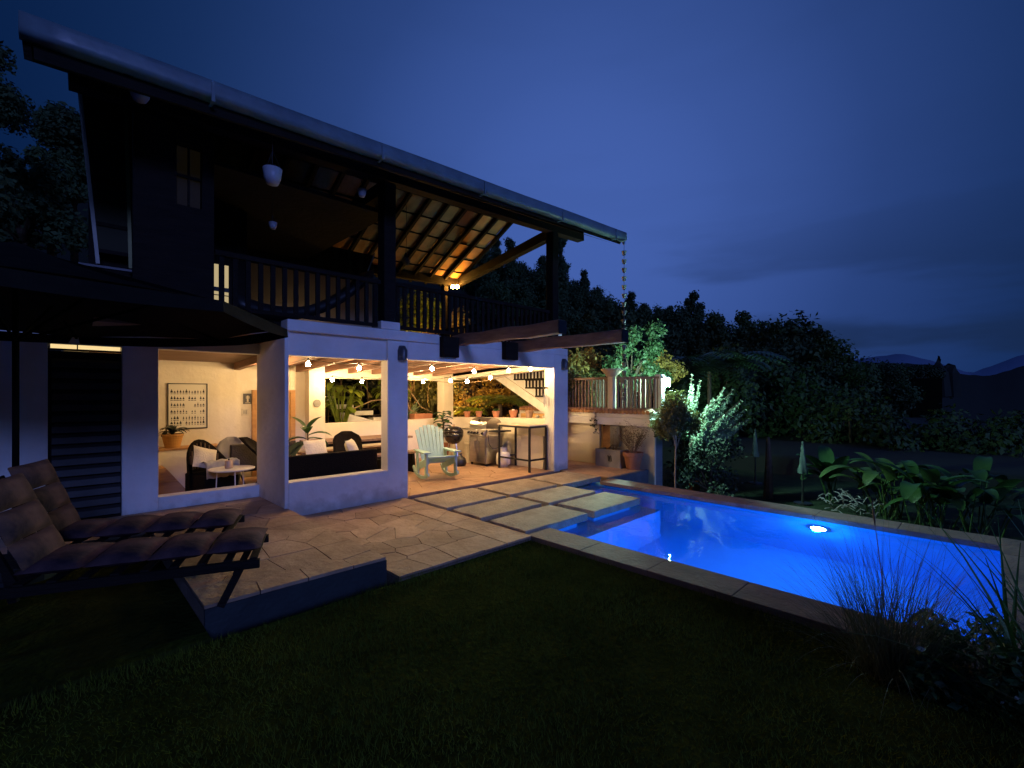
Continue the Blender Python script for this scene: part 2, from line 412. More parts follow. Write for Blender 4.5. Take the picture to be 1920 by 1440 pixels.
# ---------------------------------------------------------------- flagstones
def clip(poly, p, n):
    out = []
    for i in range(len(poly)):
        a = poly[i]; b = poly[(i + 1) % len(poly)]
        da = (a[0] - p[0]) * n[0] + (a[1] - p[1]) * n[1]; db = (b[0] - p[0]) * n[0] + (b[1] - p[1]) * n[1]
        if da <= 0: out.append(a)
        if da * db < 0:
            t = da / (da - db); out.append((a[0] + (b[0] - a[0]) * t, a[1] + (b[1] - a[1]) * t))
    return out
def flags(parent, x0, x1, y0, y1, z, cell, m, seed, gap=.008, th=.03):
    g = random.Random(seed); pts = []
    nx = max(1, round((x1 - x0) / cell)); ny = max(1, round((y1 - y0) / cell))
    for i in range(nx):
        for j in range(ny):
            pts.append((x0 + (i + .5 + g.uniform(-.38, .38)) * (x1 - x0) / nx, y0 + (j + .5 + g.uniform(-.38, .38)) * (y1 - y0) / ny))
    for i, p in enumerate(pts):
        poly = [(x0, y0), (x1, y0), (x1, y1), (x0, y1)]
        for q in pts:
            if q is p: continue
            d = math.hypot(q[0] - p[0], q[1] - p[1])
            if d > cell * 3: continue
            n = ((q[0] - p[0]) / d, (q[1] - p[1]) / d)
            mid = ((p[0] + q[0]) / 2 - n[0] * gap / 2, (p[1] + q[1]) / 2 - n[1] * gap / 2)
            poly = clip(poly, mid, n)
            if len(poly) < 3: break
        if len(poly) < 3: continue
        dz = g.uniform(-.0025, .0025)
        mb = MB(); mb.prism(poly, z - th, z + dz)
        obj('flagstone', mb, m, parent)
tb = MB(); tb.box(2.16, 3.86, 3.63, 6.34, -.6, -.022)
ter = setp(obj('terrace', tb, M_JOINT), kind='structure')
flags(ter, 2.165, 3.46, 3.63, 6.33, 0, .34, M_STONE, 3)
flags(ter, 3.475, 3.855, 3.63, 6.33, .0, .42, M_STONE, 5)
tb = MB(); tb.box(.75, 2.155, 3.86, 6.37, -.6, .098); tb.box(-3.5, 2.155, 6.37, 7.38, -.6, .098)
pla = setp(obj('raised_terrace', tb, M_JOINT), kind='structure')
flags(pla, .75, 2.15, 3.84, 6.33, .12, .38, M_STONE, 9)
flags(pla, -.4, 2.15, 6.345, 7.38, .12, .4, M_STONE, 10)
rb = MB(); rb.box(.75, 2.152, 3.825, 3.858, -.3, .095)
obj('step_riser', rb, mat('painted_riser', (.022, .032, .036), (.014, .02, .024), .7, 5, bump=.3), pla)
# the lower terrace's front strip hidden by the raised one
tb = MB(); tb.box(2.17, 7.9, 6.345, 10, -.6, -.02); tb.box(.3, 2.17, 7.6, 10, -.6, -.02); tb.box(7.9, 8.9, 5.14, 9, -.6, -.02); tb.box(7.6, 7.9, 5.14, 6.345, -.6, -.02)
pf = setp(obj('patio_floor', tb, M_JOINT), kind='structure')
flags(pf, 2.18, 7.45, 6.36, 9.95, 0, .5, M_STONEIN, 21, gap=.007)
flags(pf, .4, 2.17, 7.65, 9.9, 0, .5, M_STONEIN, 22, gap=.007)
flags(pf, 7.6, 8.88, 5.15, 8.5, .0, .45, M_STONEIN, 23, gap=.008)
eb = MB(); eb.box(7.55, 8.98, 5.08, 5.145, -.3, -.004)
obj('terrace_edge', eb, mat('slate_edge', (.10, .12, .16), (.06, .075, .1), .6, 5, bump=.4), pf)

# stepping slabs over the shallow end
def slab(x0, x1, y0, y1, label):
    mb = MB(); g = random.Random(x0 * 7 + y0)
    n = 5; top = []
    def edge(a, b, k):
        return [(a[0] + (b[0] - a[0]) * i / k + g.uniform(-.012, .012), a[1] + (b[1] - a[1]) * i / k + g.uniform(-.012, .012)) for i in range(k)]
    poly = edge((x0, y0), (x1, y0), 6) + edge((x1, y0), (x1, y1), 5) + edge((x1, y1), (x0, y1), 6) + edge((x0, y1), (x0, y0), 5)
    mb.prism(poly, -.075, .022)
    o = obj('stepping_slab', mb, M_SLAB, bevel=.012)
    setp(o, label, 'paving slab', 'stepping slabs between the patio and the pool')
    lg = MB(); lg.box(x0 + .12, x1 - .12, y0 + .1, y1 - .1, -.34, -.076)
    obj('plinth', lg, M_POOL if y0 < 4.2 else M_JOINT, o)
SL = [(3.88, 5.02, 5.27, 6.11, 'stone slab at the patio edge beside the white pillar, first of its row'),
      (5.12, 6.25, 5.27, 6.08, 'stone slab in the middle of the row along the patio edge'),
      (6.35, 7.47, 5.22, 6.06, 'stone slab at the patio edge by the far pillar and the low wall'),
      (3.88, 5.02, 4.53, 5.15, 'small stone slab in the middle row next to the flagstone terrace'),
      (5.13, 6.27, 4.48, 5.14, 'stone slab in the middle row nearer the far pillar'),
      (3.88, 5.05, 3.73, 4.40, 'stone slab over the pool at the near coping corner'),
      (5.18, 6.34, 3.73, 4.37, 'stone slab jutting out over the blue water beside the underwater shelf')]
for s in SL: slab(*s)

# ---------------------------------------------------------------- the house
H = root('house', 'white plastered two-storey house with open lit patio and tiled upper balcony', 'house', (0, 0, 0))
def hp(name, m, *boxes, parent=None, bevel=.0):
    mb = MB()
    for b in boxes: mb.box(*b)
    return obj(name, mb, m, parent or H, bevel=bevel)
T = .21
# front wall (Y 6.35), butted pieces
hp('pillar', M_WALL, (3.59, 3.94, 6.35, 6.35 + T, -.3, 2.41), bevel=.012)
hp('pillar', M_WALL, (7.42, 7.87, 6.35, 6.62, -.3, 2.41), bevel=.012)
hp('wall', M_WALL, (2.172, 3.59, 6.352, 6.35 + T - .01, -.3, .43))                # under window
hp('wall', M_WALL, (2.172, 3.59, 6.39, 6.35 + T - .01, 2.10, 2.41))               # above window, set back
hp('wall', M_WALL, (3.94, 7.42, 6.352, 6.35 + T - .003, 2.13, 2.41))              # door lintel
hp('window_sill', M_WHITE, (2.18, 3.588, 6.36, 6.35 + T, .43, .445), bevel=.006)
hp('parapet', M_WALL, (2.14, 4.5, 6.31, 6.56, 2.412, 2.56), (4.5, 7.87, 6.353, 6.56, 2.412, 2.55), bevel=.01)
hp('wall', M_WALL, (2.12, 2.17, 6.352, 7.40, -.3, 2.411), bevel=.006)             # return
# left wall (Y 7.4)
hp('wall', M_WALL, (.59, .95, 7.4, 7.4 + T, -.3, 2.41), bevel=.01)
hp('wall', M_WALL, (.95, 2.15, 7.402, 7.4 + T - .003, -.3, .28))
hp('wall', M_WALL, (.95, 2.15, 7.402, 7.4 + T - .003, 2.17, 2.41))
hp('wall', M_WALL, (2.15, 2.17, 7.403, 7.4 + T, -.3, 2.41))
hp('wall', M_WALL, (-3.5, -.05, 7.41, 7.4 + T, -.3, 2.41))
hp('wall', M_WALL, (-.05, .59, 7.41, 7.4 + T - .01, 2.17, 2.41))
# transom and shutter door left of the first pier
tr = hp('transom_window', M_WINW, (-.03, .58, 7.45, 7.455, 2.115, 2.165))
hp('transom_frame', M_WOOD, (-.05, .59, 7.42, 7.46, 2.165, 2.17), (-.05, .59, 7.42, 7.46, 2.095, 2.115), (.19, .2, 7.42, 7.45, 2.115, 2.165), parent=tr)
sh = hp('shutter', M_WOOD, (-.05, .59, 7.47, 7.5, -.1, 2.09))
for k in range(15):
    z = .15 + k * .125
    mb = MB(); mb.hexa([(-.02, 7.41, z), (.58, 7.41, z), (.58, 7.45, z + .01), (-.02, 7.45, z + .01), (-.02, 7.425, z + .07), (.58, 7.425, z + .07), (.58, 7.465, z + .1), (-.02, 7.465, z + .1)])
    obj('slat', mb, mat('shutter_slat', (.04, .034, .034), (.022, .02, .02), .6, 4), sh)
# interior back wall (Y 10) with opening and stepped faces
hp('wall', M_WALLIN, (.3, 2.19, 9.93, 10.15, -.1, 2.3))
hp('wall', M_WALLIN, (2.19, 2.475, 10.0, 10.15, -.1, 2.3))
hp('wall', M_WALLIN, (2.475, 3.77, 10.08, 10.2, -.1, 2.3))
hp('wall', M_WALLIN, (3.77, 4.1, 9.86, 10.15, -.1, 2.3))
hp('wall', M_WALLIN, (4.1, 7.3, 10.0, 10.15, -.1, .96))
hp('wall', M_WALLIN, (4.1, 7.3, 10.0, 10.15, 1.93, 2.3))
hp('pillar', M_WALLIN, (7.18, 7.47, 9.86, 10.151, .0, 2.3))
hp('wall', M_WALLIN, (.08, .3, 7.6, 10.15, -.1, 2.41))
hp('window_ledge', M_WALLIN, (.3, 2.1, 9.5, 9.929, 0, .66))
hp('ledge_board', M_CARD, (.3, 2.12, 9.48, 9.925, .662, .69))
# right wall (X 7.47): low wall and lintel, sloping slightly
def slope_wall(z0a, z1a, z0b, z1b):
    mb = MB(); mb.hexa([(7.47, 6.62, z0a), (7.75, 6.62, z0a), (7.75, 9.86, z0b), (7.47, 9.86, z0b), (7.47, 6.62, z1a), (7.75, 6.62, z1a), (7.75, 9.86, z1b), (7.47, 9.86, z1b)])
    return obj('wall', mb, M_WALLIN, H)
slope_wall(-.1, 1.07, -.1, .985)
slope_wall(2.12, 2.41, 1.955, 2.35)
hp('wall_ledge', M_WALLIN, (7.40, 7.468, 6.64, 9.84, .0, .70))
# ceiling: boards rising towards the front, beams
mb = MB(); mb.hexa([(.3, 6.56, 2.36), (7.47, 6.56, 2.36), (7.47, 10, 2.17), (.3, 10, 2.17), (.3, 6.56, 2.40), (7.47, 6.56, 2.40), (7.47, 10, 2.21), (.3, 10, 2.21)])
ceil = obj('ceiling', mb, M_CEIL, H)
for k in range(13):
    x = .75 + k * .56
    if x < 2.25: continue
    ya = 6.57
    mb = MB(); za = 2.36 - (ya - 6.56) * .055
    mb.hexa([(x, ya, za - .13), (x + .09, ya, za - .13), (x + .09, 9.99, 2.045), (x, 9.99, 2.045), (x, ya, za - .001), (x + .09, ya, za - .001), (x + .09, 9.99, 2.169), (x, 9.99, 2.169)])
    obj('ceiling_beam', mb, M_CEILB, ceil)
# wooden door in the back wall
d = hp('door', M_YELL, (2.82, 3.46, 10.03, 10.075, 0, 1.62))
hp('door_frame', M_CARD, (2.75, 2.82, 10.01, 10.078, 0, 1.62), (3.46, 3.55, 10.01, 10.078, 0, 1.62), (2.75, 3.55, 10.01, 10.078, 1.62, 1.67), parent=d)
# floor slab of the upper storey
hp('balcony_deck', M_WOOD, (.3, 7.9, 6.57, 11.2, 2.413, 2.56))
# timber stubs and pergola beams over the pool edge
hp('beam_stub', M_WOOD, (4.53, 4.86, 6.24, 6.349, 2.2, 2.54), bevel=.01)
hp('beam_stub', M_WOOD, (5.93, 6.26, 6.24, 6.349, 2.23, 2.56), bevel=.01)
def pbeam(x0, x1, ya, z0, z1):
    mb = MB(); n = 7
    g = random.Random(x0)
    ys = [6.5 + (ya - 6.5) * i / n for i in range(n + 1)]
    for i in range(n + 1):
        w = g.uniform(-.012, .012); q = g.uniform(-.014, .014)
        mb.v += [(x0 + w, ys[i], z0 + q), (x1 + w, ys[i], z0 + q), (x1 + w, ys[i], z1 + q), (x0 + w, ys[i], z1 + q)]
        if i:
            a = 4 * (i - 1)
            mb.f += [(a, a + 1, a + 5, a + 4), (a + 1, a + 2, a + 6, a + 5), (a + 2, a + 3, a + 7, a + 6), (a + 3, a, a + 4, a + 7)]
    mb.f += [(3, 2, 1, 0), (4 * n, 4 * n + 1, 4 * n + 2, 4 * n + 3)]
    o = obj('pergola_beam', mb, M_BEAM, H, bevel=.012)
    e = MB(); e.box(x0 + .0, x1 - .0, ya - .012, ya - .002, z0 + .0, z1 - .0)
    obj('end_cap', e, M_BLACK, o)
pbeam(4.90, 5.06, 4.12, 2.42, 2.60)
pbeam(6.30, 6.47, 4.02, 2.40, 2.60)

# upper storey ------------------------------------------------------
ZS = lambda x: .04 * (x + .2)                                            # the roof rises slightly to the right
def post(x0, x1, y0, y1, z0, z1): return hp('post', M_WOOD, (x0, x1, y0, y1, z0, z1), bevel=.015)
post(3.52, 3.72, 6.33, 6.53, 2.57, 4.78)
hp('post_base', M_WALL, (3.46, 3.78, 6.315, 6.57, 2.562, 2.68), bevel=.01)
post(7.36, 7.54, 6.33, 6.53, 2.565, 4.95)
post(7.96, 8.11, 10.93, 11.08, 1.2, 4.7)
post(5.4, 5.58, 10.9, 11.08, 2.57, 4.7)
# wall plates and tie beams
mb = MB(); mb.bar((.1, 6.43, 4.80 + ZS(.1) - .02), (8.42, 6.43, 4.80 + ZS(8.42) - .02), .18, .26); obj('wall_plate', mb, M_WOOD, H)
mb = MB(); mb.bar((1.0, 10.98, 4.52 + ZS(1)), (8.6, 10.98, 4.50 + ZS(8.6)), .16, .22); obj('wall_plate', mb, M_WOOD, H)
mb = MB(); mb.bar((7.45, 6.5, 4.93), (8.5, 10.9, 4.86), .16, .2); obj('tie_beam', mb, M_WOOD, H)
mb = MB(); mb.bar((3.62, 6.5, 4.72), (3.7, 10.9, 4.66), .16, .2); obj('tie_beam', mb, M_WOOD, H)
# closed timber part of the upper floor, its windows
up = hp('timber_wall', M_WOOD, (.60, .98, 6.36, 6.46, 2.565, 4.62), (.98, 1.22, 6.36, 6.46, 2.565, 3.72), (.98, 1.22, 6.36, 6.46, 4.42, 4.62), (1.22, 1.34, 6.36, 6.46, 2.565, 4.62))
w = hp('window', M_WINF, (.985, 1.215, 6.43, 6.435, 3.74, 4.4))
hp('mullion', M_WOOD, (1.09, 1.11, 6.40, 6.425, 3.74, 4.4), (.985, 1.215, 6.395, 6.42, 4.05, 4.08), parent=w)
hp('upper_wall', mat('upper_plaster', (.55, .46, .34), (.42, .34, .24), .85, 1.5, bump=.3), (1.0, 5.2, 9.9, 10.0, 2.562, 4.1))
hp('upper_wall', M_WOOD, (1.0, 5.2, 9.88, 10.0, 4.102, 4.75))  # dark strip stands in for the unlit top of the plaster wall
hp('upper_wall', M_WOOD, (1.25, 1.34, 6.47, 9.89, 2.562, 4.55))
hp('upper_wall', M_WOOD, (.3, 1.2, 7.6, 7.7, 2.562, 5.3))
# lit slit window with panes behind the first balusters
w = hp('window', M_WINW, (1.62, 1.86, 7.95, 7.955, 2.75, 3.5))
w.data.materials[0] = emit('small_lit_window', (.9, .7, .36), .55)
hp('mullion', M_BLACK, (1.73, 1.75, 7.92, 7.945, 2.75, 3.5), (1.62, 1.86, 7.915, 7.94, 2.92, 2.935), (1.62, 1.86, 7.915, 7.94, 3.1, 3.16), (1.62, 1.86, 7.915, 7.94, 3.04, 3.05), parent=w)
hp('upper_wall', M_WOOD, (1.34, 1.615, 7.93, 8.0, 2.562, 4.6), (1.865, 2.1, 7.93, 8.0, 2.562, 4.6), (1.615, 1.865, 7.93, 8.0, 3.505, 4.6), (1.615, 1.865, 7.93, 8.0, 2.562, 2.745))
# leaning glazed screen at the left end
hp('shade_ceiling', M_WOOD, (1.35, 3.72, 6.55, 9.88, 4.36, 4.42))  # dark sheet added over the left bay to hide lit tiles and keep it black
gs = root('glazed_screen', None, None); gs.parent = H
for k in ('label', 'category'):
    if k in gs: del gs[k]
def mp3(u, z): return (.21 + (5.15 - z) / 1.98 * .16 + u * (1 - (5.15 - z) / 1.98 * .28), 7.42, z)
mb = MB(); mb.bar(mp3(0, 5.15), mp3(0, 3.14), .035, .05, up=(0, 1, 0)); obj('edge_frame', mb, mat('pale_frame', (.45, .42, .36), None, .6), gs)
mb = MB(); mb.bar(mp3(.42, 5.2), mp3(.42, 3.14), .035, .05, up=(0, 1, 0)); obj('edge_frame', mb, mat('olive_frame', (.3, .28, .1), None, .6), gs)
for z in (3.3, 3.62, 4.15, 5.0):
    mb = MB(); mb.bar(mp3(0, z), mp3(.42, z), .03, .045); obj('rail', mb, M_WOOD, gs)
mb = MB(); v = [mp3(.02, 5.1), mp3(.4, 5.1), mp3(.4, 3.3), mp3(.02, 3.3)]; v2 = [(a, b + .02, c) for a, b, c in v]
mb.hexa([v[3], v[2], v2[2], v2[3], v[0], v[1], v2[1], v2[0]]); 
mg = bpy.data.materials.new('screen_glass'); mg.use_nodes = True
b = mg.node_tree.nodes['Principled BSDF']; b.inputs['Base Color'].default_value = (.035, .032, .018, 1); b.inputs['Roughness'].default_value = .6; b.inputs['Specular IOR Level'].default_value = .1
obj('pane', mb, mg, gs)
hp('deck_edge', mat('grey_edge', (.2, .19, .2), None), (.2, .7, 7.36, 7.42, 3.09, 3.115))
# balustrade
def railing(name, x0, x1, y, zb, zt, pitch, parent, m=M_WOOD, w=.045, skip=()):
    mb = MB(); mb.box(x0, x1, y - .035, y + .035, zt - .06, zt); mb.box(x0, x1, y - .02, y + .02, zb, zb + .05)
    r = obj(name, mb, m, parent)
    n = int((x1 - x0) / pitch)
    for k in range(n):
        x = x0 + (k + .5) * (x1 - x0) / n
        if any(a < x < b for a, b in skip): continue
        mb = MB(); mb.box(x - w / 2, x + w / 2, y - .015, y + .015, zb + .051, zt - .061)
        obj('baluster', mb, m, r)
    return r
railing('balustrade', 1.36, 3.5, 6.43, 2.60, 3.30, .135, H, w=.055)
railing('balustrade', 3.74, 7.34, 6.43, 2.60, 3.32, .12, H, w=.06)
mb = MB(); mb.box(7.42, 7.48, 6.55, 10.7, 3.26, 3.32); mb.box(7.43, 7.47, 6.55, 10.7, 2.6, 2.65); rs = obj('balustrade', mb, M_WOOD, H)
for k in range(34):
    y = 6.65 + k * .12
    mb = MB(); mb.box(7.435, 7.465, y - .025, y + .025, 2.651, 3.259); obj('baluster', mb, M_WOOD, rs)
# roof -----------------------------------------------------------------
XL = lambda y: -.2 + .2 * (y - 5.4)
XR = 8.5
def zr(x, y): return (4.52 + .52 * (y - 5.4) if y <= 8.3 else 4.52 + .52 * 2.9 - .52 * (y - 8.3)) + ZS(x)
mb = MB()
ysr = [5.42, 8.3, 11.2]
for y in ysr:
    for x in (XL(y), XR):
        mb.v += [(x, y, zr(x, y) + .02), (x, y, zr(x, y) + .10)]
mb.f = [(0, 4, 6, 2), (1, 3, 7, 5), (4, 8, 10, 6), (5, 7, 11, 9), (0, 2, 3, 1), (8, 9, 11, 10), (0, 1, 5, 4), (4, 5, 9, 8), (2, 6, 7, 3), (6, 10, 11, 7)]
roof = obj('roof', mb, mat('roof_deck', (.06, .035, .022), None, .8, 4), H)
# arched clay tiles lying in the cells between rafters, seen from below and above
cellx = .5; ncol = int((XR + .2) / cellx)
tile_id = 0
for side in (0, 1):
    for r_ in range(6):
        ya = 5.45 + r_ * .475 if side == 0 else 11.17 - r_ * .475
        yb2 = ya + .47 if side == 0 else ya - .47
        for c_ in range(ncol):
            xa = XR - (c_ + 1) * cellx; xb = XR - c_ * cellx
            if xa < XL(ya) or xa < XL(yb2): continue
            if side == 0 and c_ > 4 and (r_ > 0): continue          # hidden front slope cells stay plain decking
            mb = MB(); n = 4
            for i in range(n + 1):
                t = i / n; x = xa + .03 + (xb - xa - .06) * t; arch = -.035 * math.sin(math.pi * t) - random.uniform(0, .004)
                for (yy, dz) in ((ya, -.004), (yb2, -.022)):
                    z = zr(x, yy) - .012 + arch + dz
                    mb.v += [(x, yy, z), (x, yy, z + .014)]
            for i in range(n):
                a = i * 4
                mb.f += [(a, a + 4, a + 6, a + 2), (a + 1, a + 3, a + 7, a + 5), (a, a + 1, a + 5, a + 4), (a + 2, a + 6, a + 7, a + 3)]
            obj('clay_tile', mb, M_TILE, roof)
for c_ in range(ncol + 1):
    x = XR - .02 - c_ * cellx
    if x < .2: continue
    for side in (0, 1):
        y0_, y1_ = (5.45, 8.29) if side == 0 else (8.31, 11.18)
        if side and x < XL(11.2): continue
        mb = MB(); mb.bar((x, y0_, zr(x, y0_) - .115), (x, y1_, zr(x, y1_) - .115), .07, .1)
        obj('rafter', mb, M_WOOD, roof)
for side in (0, 1):
    for r_ in range(7):
        y = (5.45 + r_ * .475) if side == 0 else (11.17 - r_ * .475)
        xl = max(XL(y), XL(y)) + .05
        mb = MB(); mb.bar((xl, y, zr(xl, y) - .052), (XR - .01, y, zr(XR, y) - .052), .04, .035); obj('batten', mb, M_WOOD, roof)
mb = MB(); mb.bar((XL(8.3) + .05, 8.3, zr(.4, 8.3) - .14), (XR, 8.3, zr(XR, 8.3) - .14), .14, .22); obj('ridge_beam', mb, M_WOOD, roof)
mb = MB(); mb.bar((-.12, 5.47, 4.40 + ZS(-.1)), (8.42, 5.47, 4.50 + ZS(8.4)), .04, .16); obj('fascia', mb, M_WOOD, roof)
# barge board along the left end, from the gutter up to the screen
mb = MB(); mb.bar((-.16, 5.45, 4.44), (.2, 7.4, 5.42), .05, .26); obj('barge_board', mb, M_WOOD, roof)
# soffit closing the dark front slope
mb = MB(); mb.v = [(-.1, 5.5, 4.36), (8.4, 5.5, 4.36 + .36), (8.4, 6.34, 4.95 + .18), (.02, 6.34, 4.80)]
mb.f = [(0, 1, 2, 3)]; obj('soffit', mb, M_WOOD, roof)
# gutter: open half-round channel with a rolled lip
gp = [(0, .0), (.008, -.03), (.01, -.07), (.012, -.11), (.006, -.14), (-.03, -.155), (-.09, -.15)]
pr = [(5.43 - .09, .035)] + [(5.34 - a * .9, .02 + b_) for a, b_ in gp[1:]] + [(5.45, -.14), (5.45, .03)]
mb = MB(); nseg = 26
for i in range(nseg + 1):
    x = -.2 + (8.55 + .2) * i / nseg; wz = 4.58 + .0397 * (x + .2) + .004 * math.sin(x * 2.1)
    mb.v += [(x, y, wz + z) for y, z in pr]
k = len(pr)
for i in range(nseg):
    for j in range(k): 
        a = i * k + j; b_ = i * k + (j + 1) % k
        mb.f.append((a, a + k, b_ + k, b_))
mb.f += [tuple(range(k)), tuple(range(nseg * k, nseg * k + k))[::-1]]
obj('gutter', mb, M_GUT, roof, smooth=True)
for i in range(5):
    x = 1.1 + i * 1.76 + .07 * (i % 2); wz = 4.58 + .0397 * (x + .2)
    mb = MB(); mb.box(x, x + .03, 5.32, 5.45, wz - .175, wz - .166); mb.box(x, x + .03, 5.318, 5.33, wz - .17, wz + .018); obj('gutter_joint', mb, M_GUT, roof)
mb = MB(); mb.tube([(8.47, 5.36, 4.76), (8.49, 5.36, 4.70)], [.035, .022], 10); obj('outlet', mb, M_GUT, roof)

# rain chain
rc = root('rain_chain', 'rain chain of small metal cups hanging from the right end of the gutter', 'rain chain', (8.49, 5.36, 4.7))
cupm = MB(); cupm.lathe([(.012, -.09), (.03, -.085), (.052, -.0), (.055, .002), (.045, -.005), (.02, -.075)], n=10)
me = cupm.mesh('cup', mat('weathered_metal', (.28, .29, .27), (.18, .19, .18), .45, 8, metal=.5), True)
for k in range(18):
    c = bpy.data.objects.new('cup', me); COL.objects.link(c); c.parent = rc; c.location = (0, 0, -.14 - k * .178)
mb = MB(); mb.tube([(0, 0, 0), (0, 0, -3.3)], .005, 5); obj('link_chain', mb, M_BLACK, rc, world=False)

# wall sconces
for x, lab in ((3.83, 'dark half-round wall light on the pillar between window and patio opening'), (7.72, 'dark half-round wall light high on the far right pillar')):
    s = root('wall_sconce', lab, 'wall light', (x, 6.35, 2.26), group='wall lights on the pillars')
    mb = MB(); n = 8
    for i in range(n + 1):
        a = math.pi * i / n
        mb.v += [(-.075 * math.cos(a), -.11 * math.sin(a), .0 if True else 0), (-.075 * math.cos(a), -.11 * math.sin(a) * .9, -.15), (-.05 * math.cos(a), -.05 * math.sin(a), .075)]
    for i in range(n):
        a = i * 3; mb.f += [(a, a + 1, a + 4, a + 3), (a, a + 3, a + 5, a + 2)]
    mb.f.append(tuple(3 * i + 2 for i in range(n + 1)))
    o = obj('shade', mb, mat('pewter', (.10, .10, .11), (.06, .06, .07), .4, 10, metal=.3), s, world=False, smooth=True)
    mb = MB(); mb.box(-.06, .06, -.02, 0, -.12, .05); obj('back_plate', mb, M_BLACK, s, world=False)

# ---------------------------------------------------------------- low wall and roof terrace right of the house
A = root('annex', 'low cream plastered annex with a flat roof terrace, right of the patio', 'annex', (0, 0, 0))
def ap(name, m, *b, parent=None, bevel=0):
    mb = MB()
    for q in b: mb.box(*q)
    return obj(name, mb, m, parent or A, bevel=bevel)
ap('wall', M_WALLIN, (8.92, 9.18, 6.28, 8.6, -.5, .9))
ap('wall', M_WALLIN, (9.05, 9.18, 4.98, 6.28, -.5, .9))
ap('wall', mat('blue_lit_wall', (.16, .18, .22), (.11, .12, .16), .8, 4, bump=.3), (9.05, 9.3, 4.93, 4.979, -1.0, .9))  # end face of the cream wall; its dim bluish light is put into the colour
ap('wall', M_WALLIN, (8.985, 9.049, 4.94, 5.6, -1.0, .9))
ap('roof_slab', M_WALL, (8.82, 11, 4.95, 8.8, .905, 1.07), (8.86, 11, 4.99, 8.8, 1.072, 1.2), bevel=.01)
mb = MB()
for k in range(38):
    y = 5.0 + k * .1
    mb.tube([(8.80, y, 1.205), (8.98, y, 1.235)], .05, 6)
setp(obj('tile_edge', mb, M_TILE, A), kind='stuff')
ap('pillar', mat('cream_pillar', (.62, .50, .34), (.5, .4, .26), .8, 4), (8.93, 9.08, 5.93, 6.07, 1.2, 1.98), bevel=.01)
ap('pillar', M_WALL, (9.38, 9.55, 5.0, 5.16, 1.201, 2.02), bevel=.01)
def arail(xa, ya, xb, yb, n, z0=1.25, z1=1.95, skip=()):
    mb = MB(); mb.bar((xa, ya, z1), (xb, yb, z1), .07, .05); mb.bar((xa, ya, z0), (xb, yb, z0), .05, .05)
    r = obj('balustrade', mb, M_BEAM, A)
    for k in range(n):
        t = (k + .5) / n
        if any(a < t < b for a, b in skip): continue
        mb = MB(); mb.bar((xa + (xb - xa) * t, ya + (yb - ya) * t, z0 + .026), (xa + (xb - xa) * t, ya + (yb - ya) * t, z1 - .026), .045, .03)
        obj('baluster', mb, M_BEAM, r)
arail(9.0, 8.6, 9.0, 6.1, 26)
arail(9.02, 5.9, 9.45, 4.98, 13)
arail(9.6, 8.0, 9.6, 5.1, 24)
# recessed door leaf and stone panel under the slab
d = ap('door', M_CARD, (8.99, 9.03, 6.04, 6.27, 0, .9))
for nm, b in (('frame', (8.97, 8.989, 6.235, 6.27, 0, .9)),): ap(nm, M_YELL, b, parent=d)
ap('stone_panel', M_PAVE, (8.96, 9.0, 5.78, 6.02, .42, .9))

lamp = root('wall_lantern', 'brightly lit white-green lantern on the terrace corner pillar', 'lantern', (9.68, 5.0, 1.85))
mb = MB(); mb.lathe([(.035, -.09), (.045, -.05), (.045, .05), (.03, .09)], n=12); obj('globe', mb, M_LANT, lamp, world=False, smooth=True)
mb = MB(); mb.lathe([(.05, .09), (.055, .1), (.01, .15)], n=12); obj('cap', mb, M_BLACK, lamp, world=False)
mb = MB(); mb.box(-.1, -.03, -.01, .01, .12, .14); obj('bracket', mb, M_BLACK, lamp, world=False)

# bowl planter on the terrace pillar
def pot(loc, r, h, label, m=M_TERRA, cat='plant pot', group=None, rim=True, name='terracotta_pot', rb=.68):
    t = root(name, label, cat, loc, random.uniform(0, 3), group)
    mb = MB(); prof = [(r * rb, 0), (r * .95, h * .78)]
    prof += [(r * 1.05, h * .78), (r * 1.06, h), (r * .92, h), (r * .88, h * .86)] if rim else [(r, h), (r * .93, h), (r * .88, h * .86)]
    mb.lathe(prof, n=20); obj('body', mb, m, t, world=False, smooth=False)
    mb = MB(); mb.lathe([(r * .9, h * .85), (.001, h * .87)], n=16); obj('soil', mb, M_SOIL, t, world=False)
    return t
bw = pot((9.0, 6.0, 1.985), .23, .17, 'wide shallow planter bowl on the cream terrace pillar', m=mat('cast_bowl', (.5, .38, .25), (.4, .3, .2), .8, 6), name='planter_bowl', rb=.5, cat='planter')

# planter box with dark marks, big pot with a dry shrub
t = root('planter_box', 'pale concrete planter box with three dark brush marks', 'planter', (8.84, 5.87, 0))
mb = MB(); mb.box(-.2, .2, -.32, -.28, 0, .38); mb.box(-.2, .2, .28, .32, 0, .38); mb.box(-.2, -.16, -.28, .28, 0, .38); mb.box(.16, .2, -.28, .28, 0, .38); mb.box(-.16, .16, -.28, .28, 0, .3)
obj('body', mb, M_PAVE, t, world=False)
mb = MB()
for i, (y, z) in enumerate(((-.03, .2), (-.065, .185), (-.10, .2))):
    mb.hexa([(-.207, y - .012, z - .075), (-.201, y - .012, z - .075), (-.201, y + .006, z - .07), (-.207, y + .006, z - .07), (-.207, y + .005, z + .05), (-.201, y + .005, z + .05), (-.201, y + .03, z + .06), (-.207, y + .03, z + .06)])
obj('brush_mark', mb, M_BLACK, t, world=False)
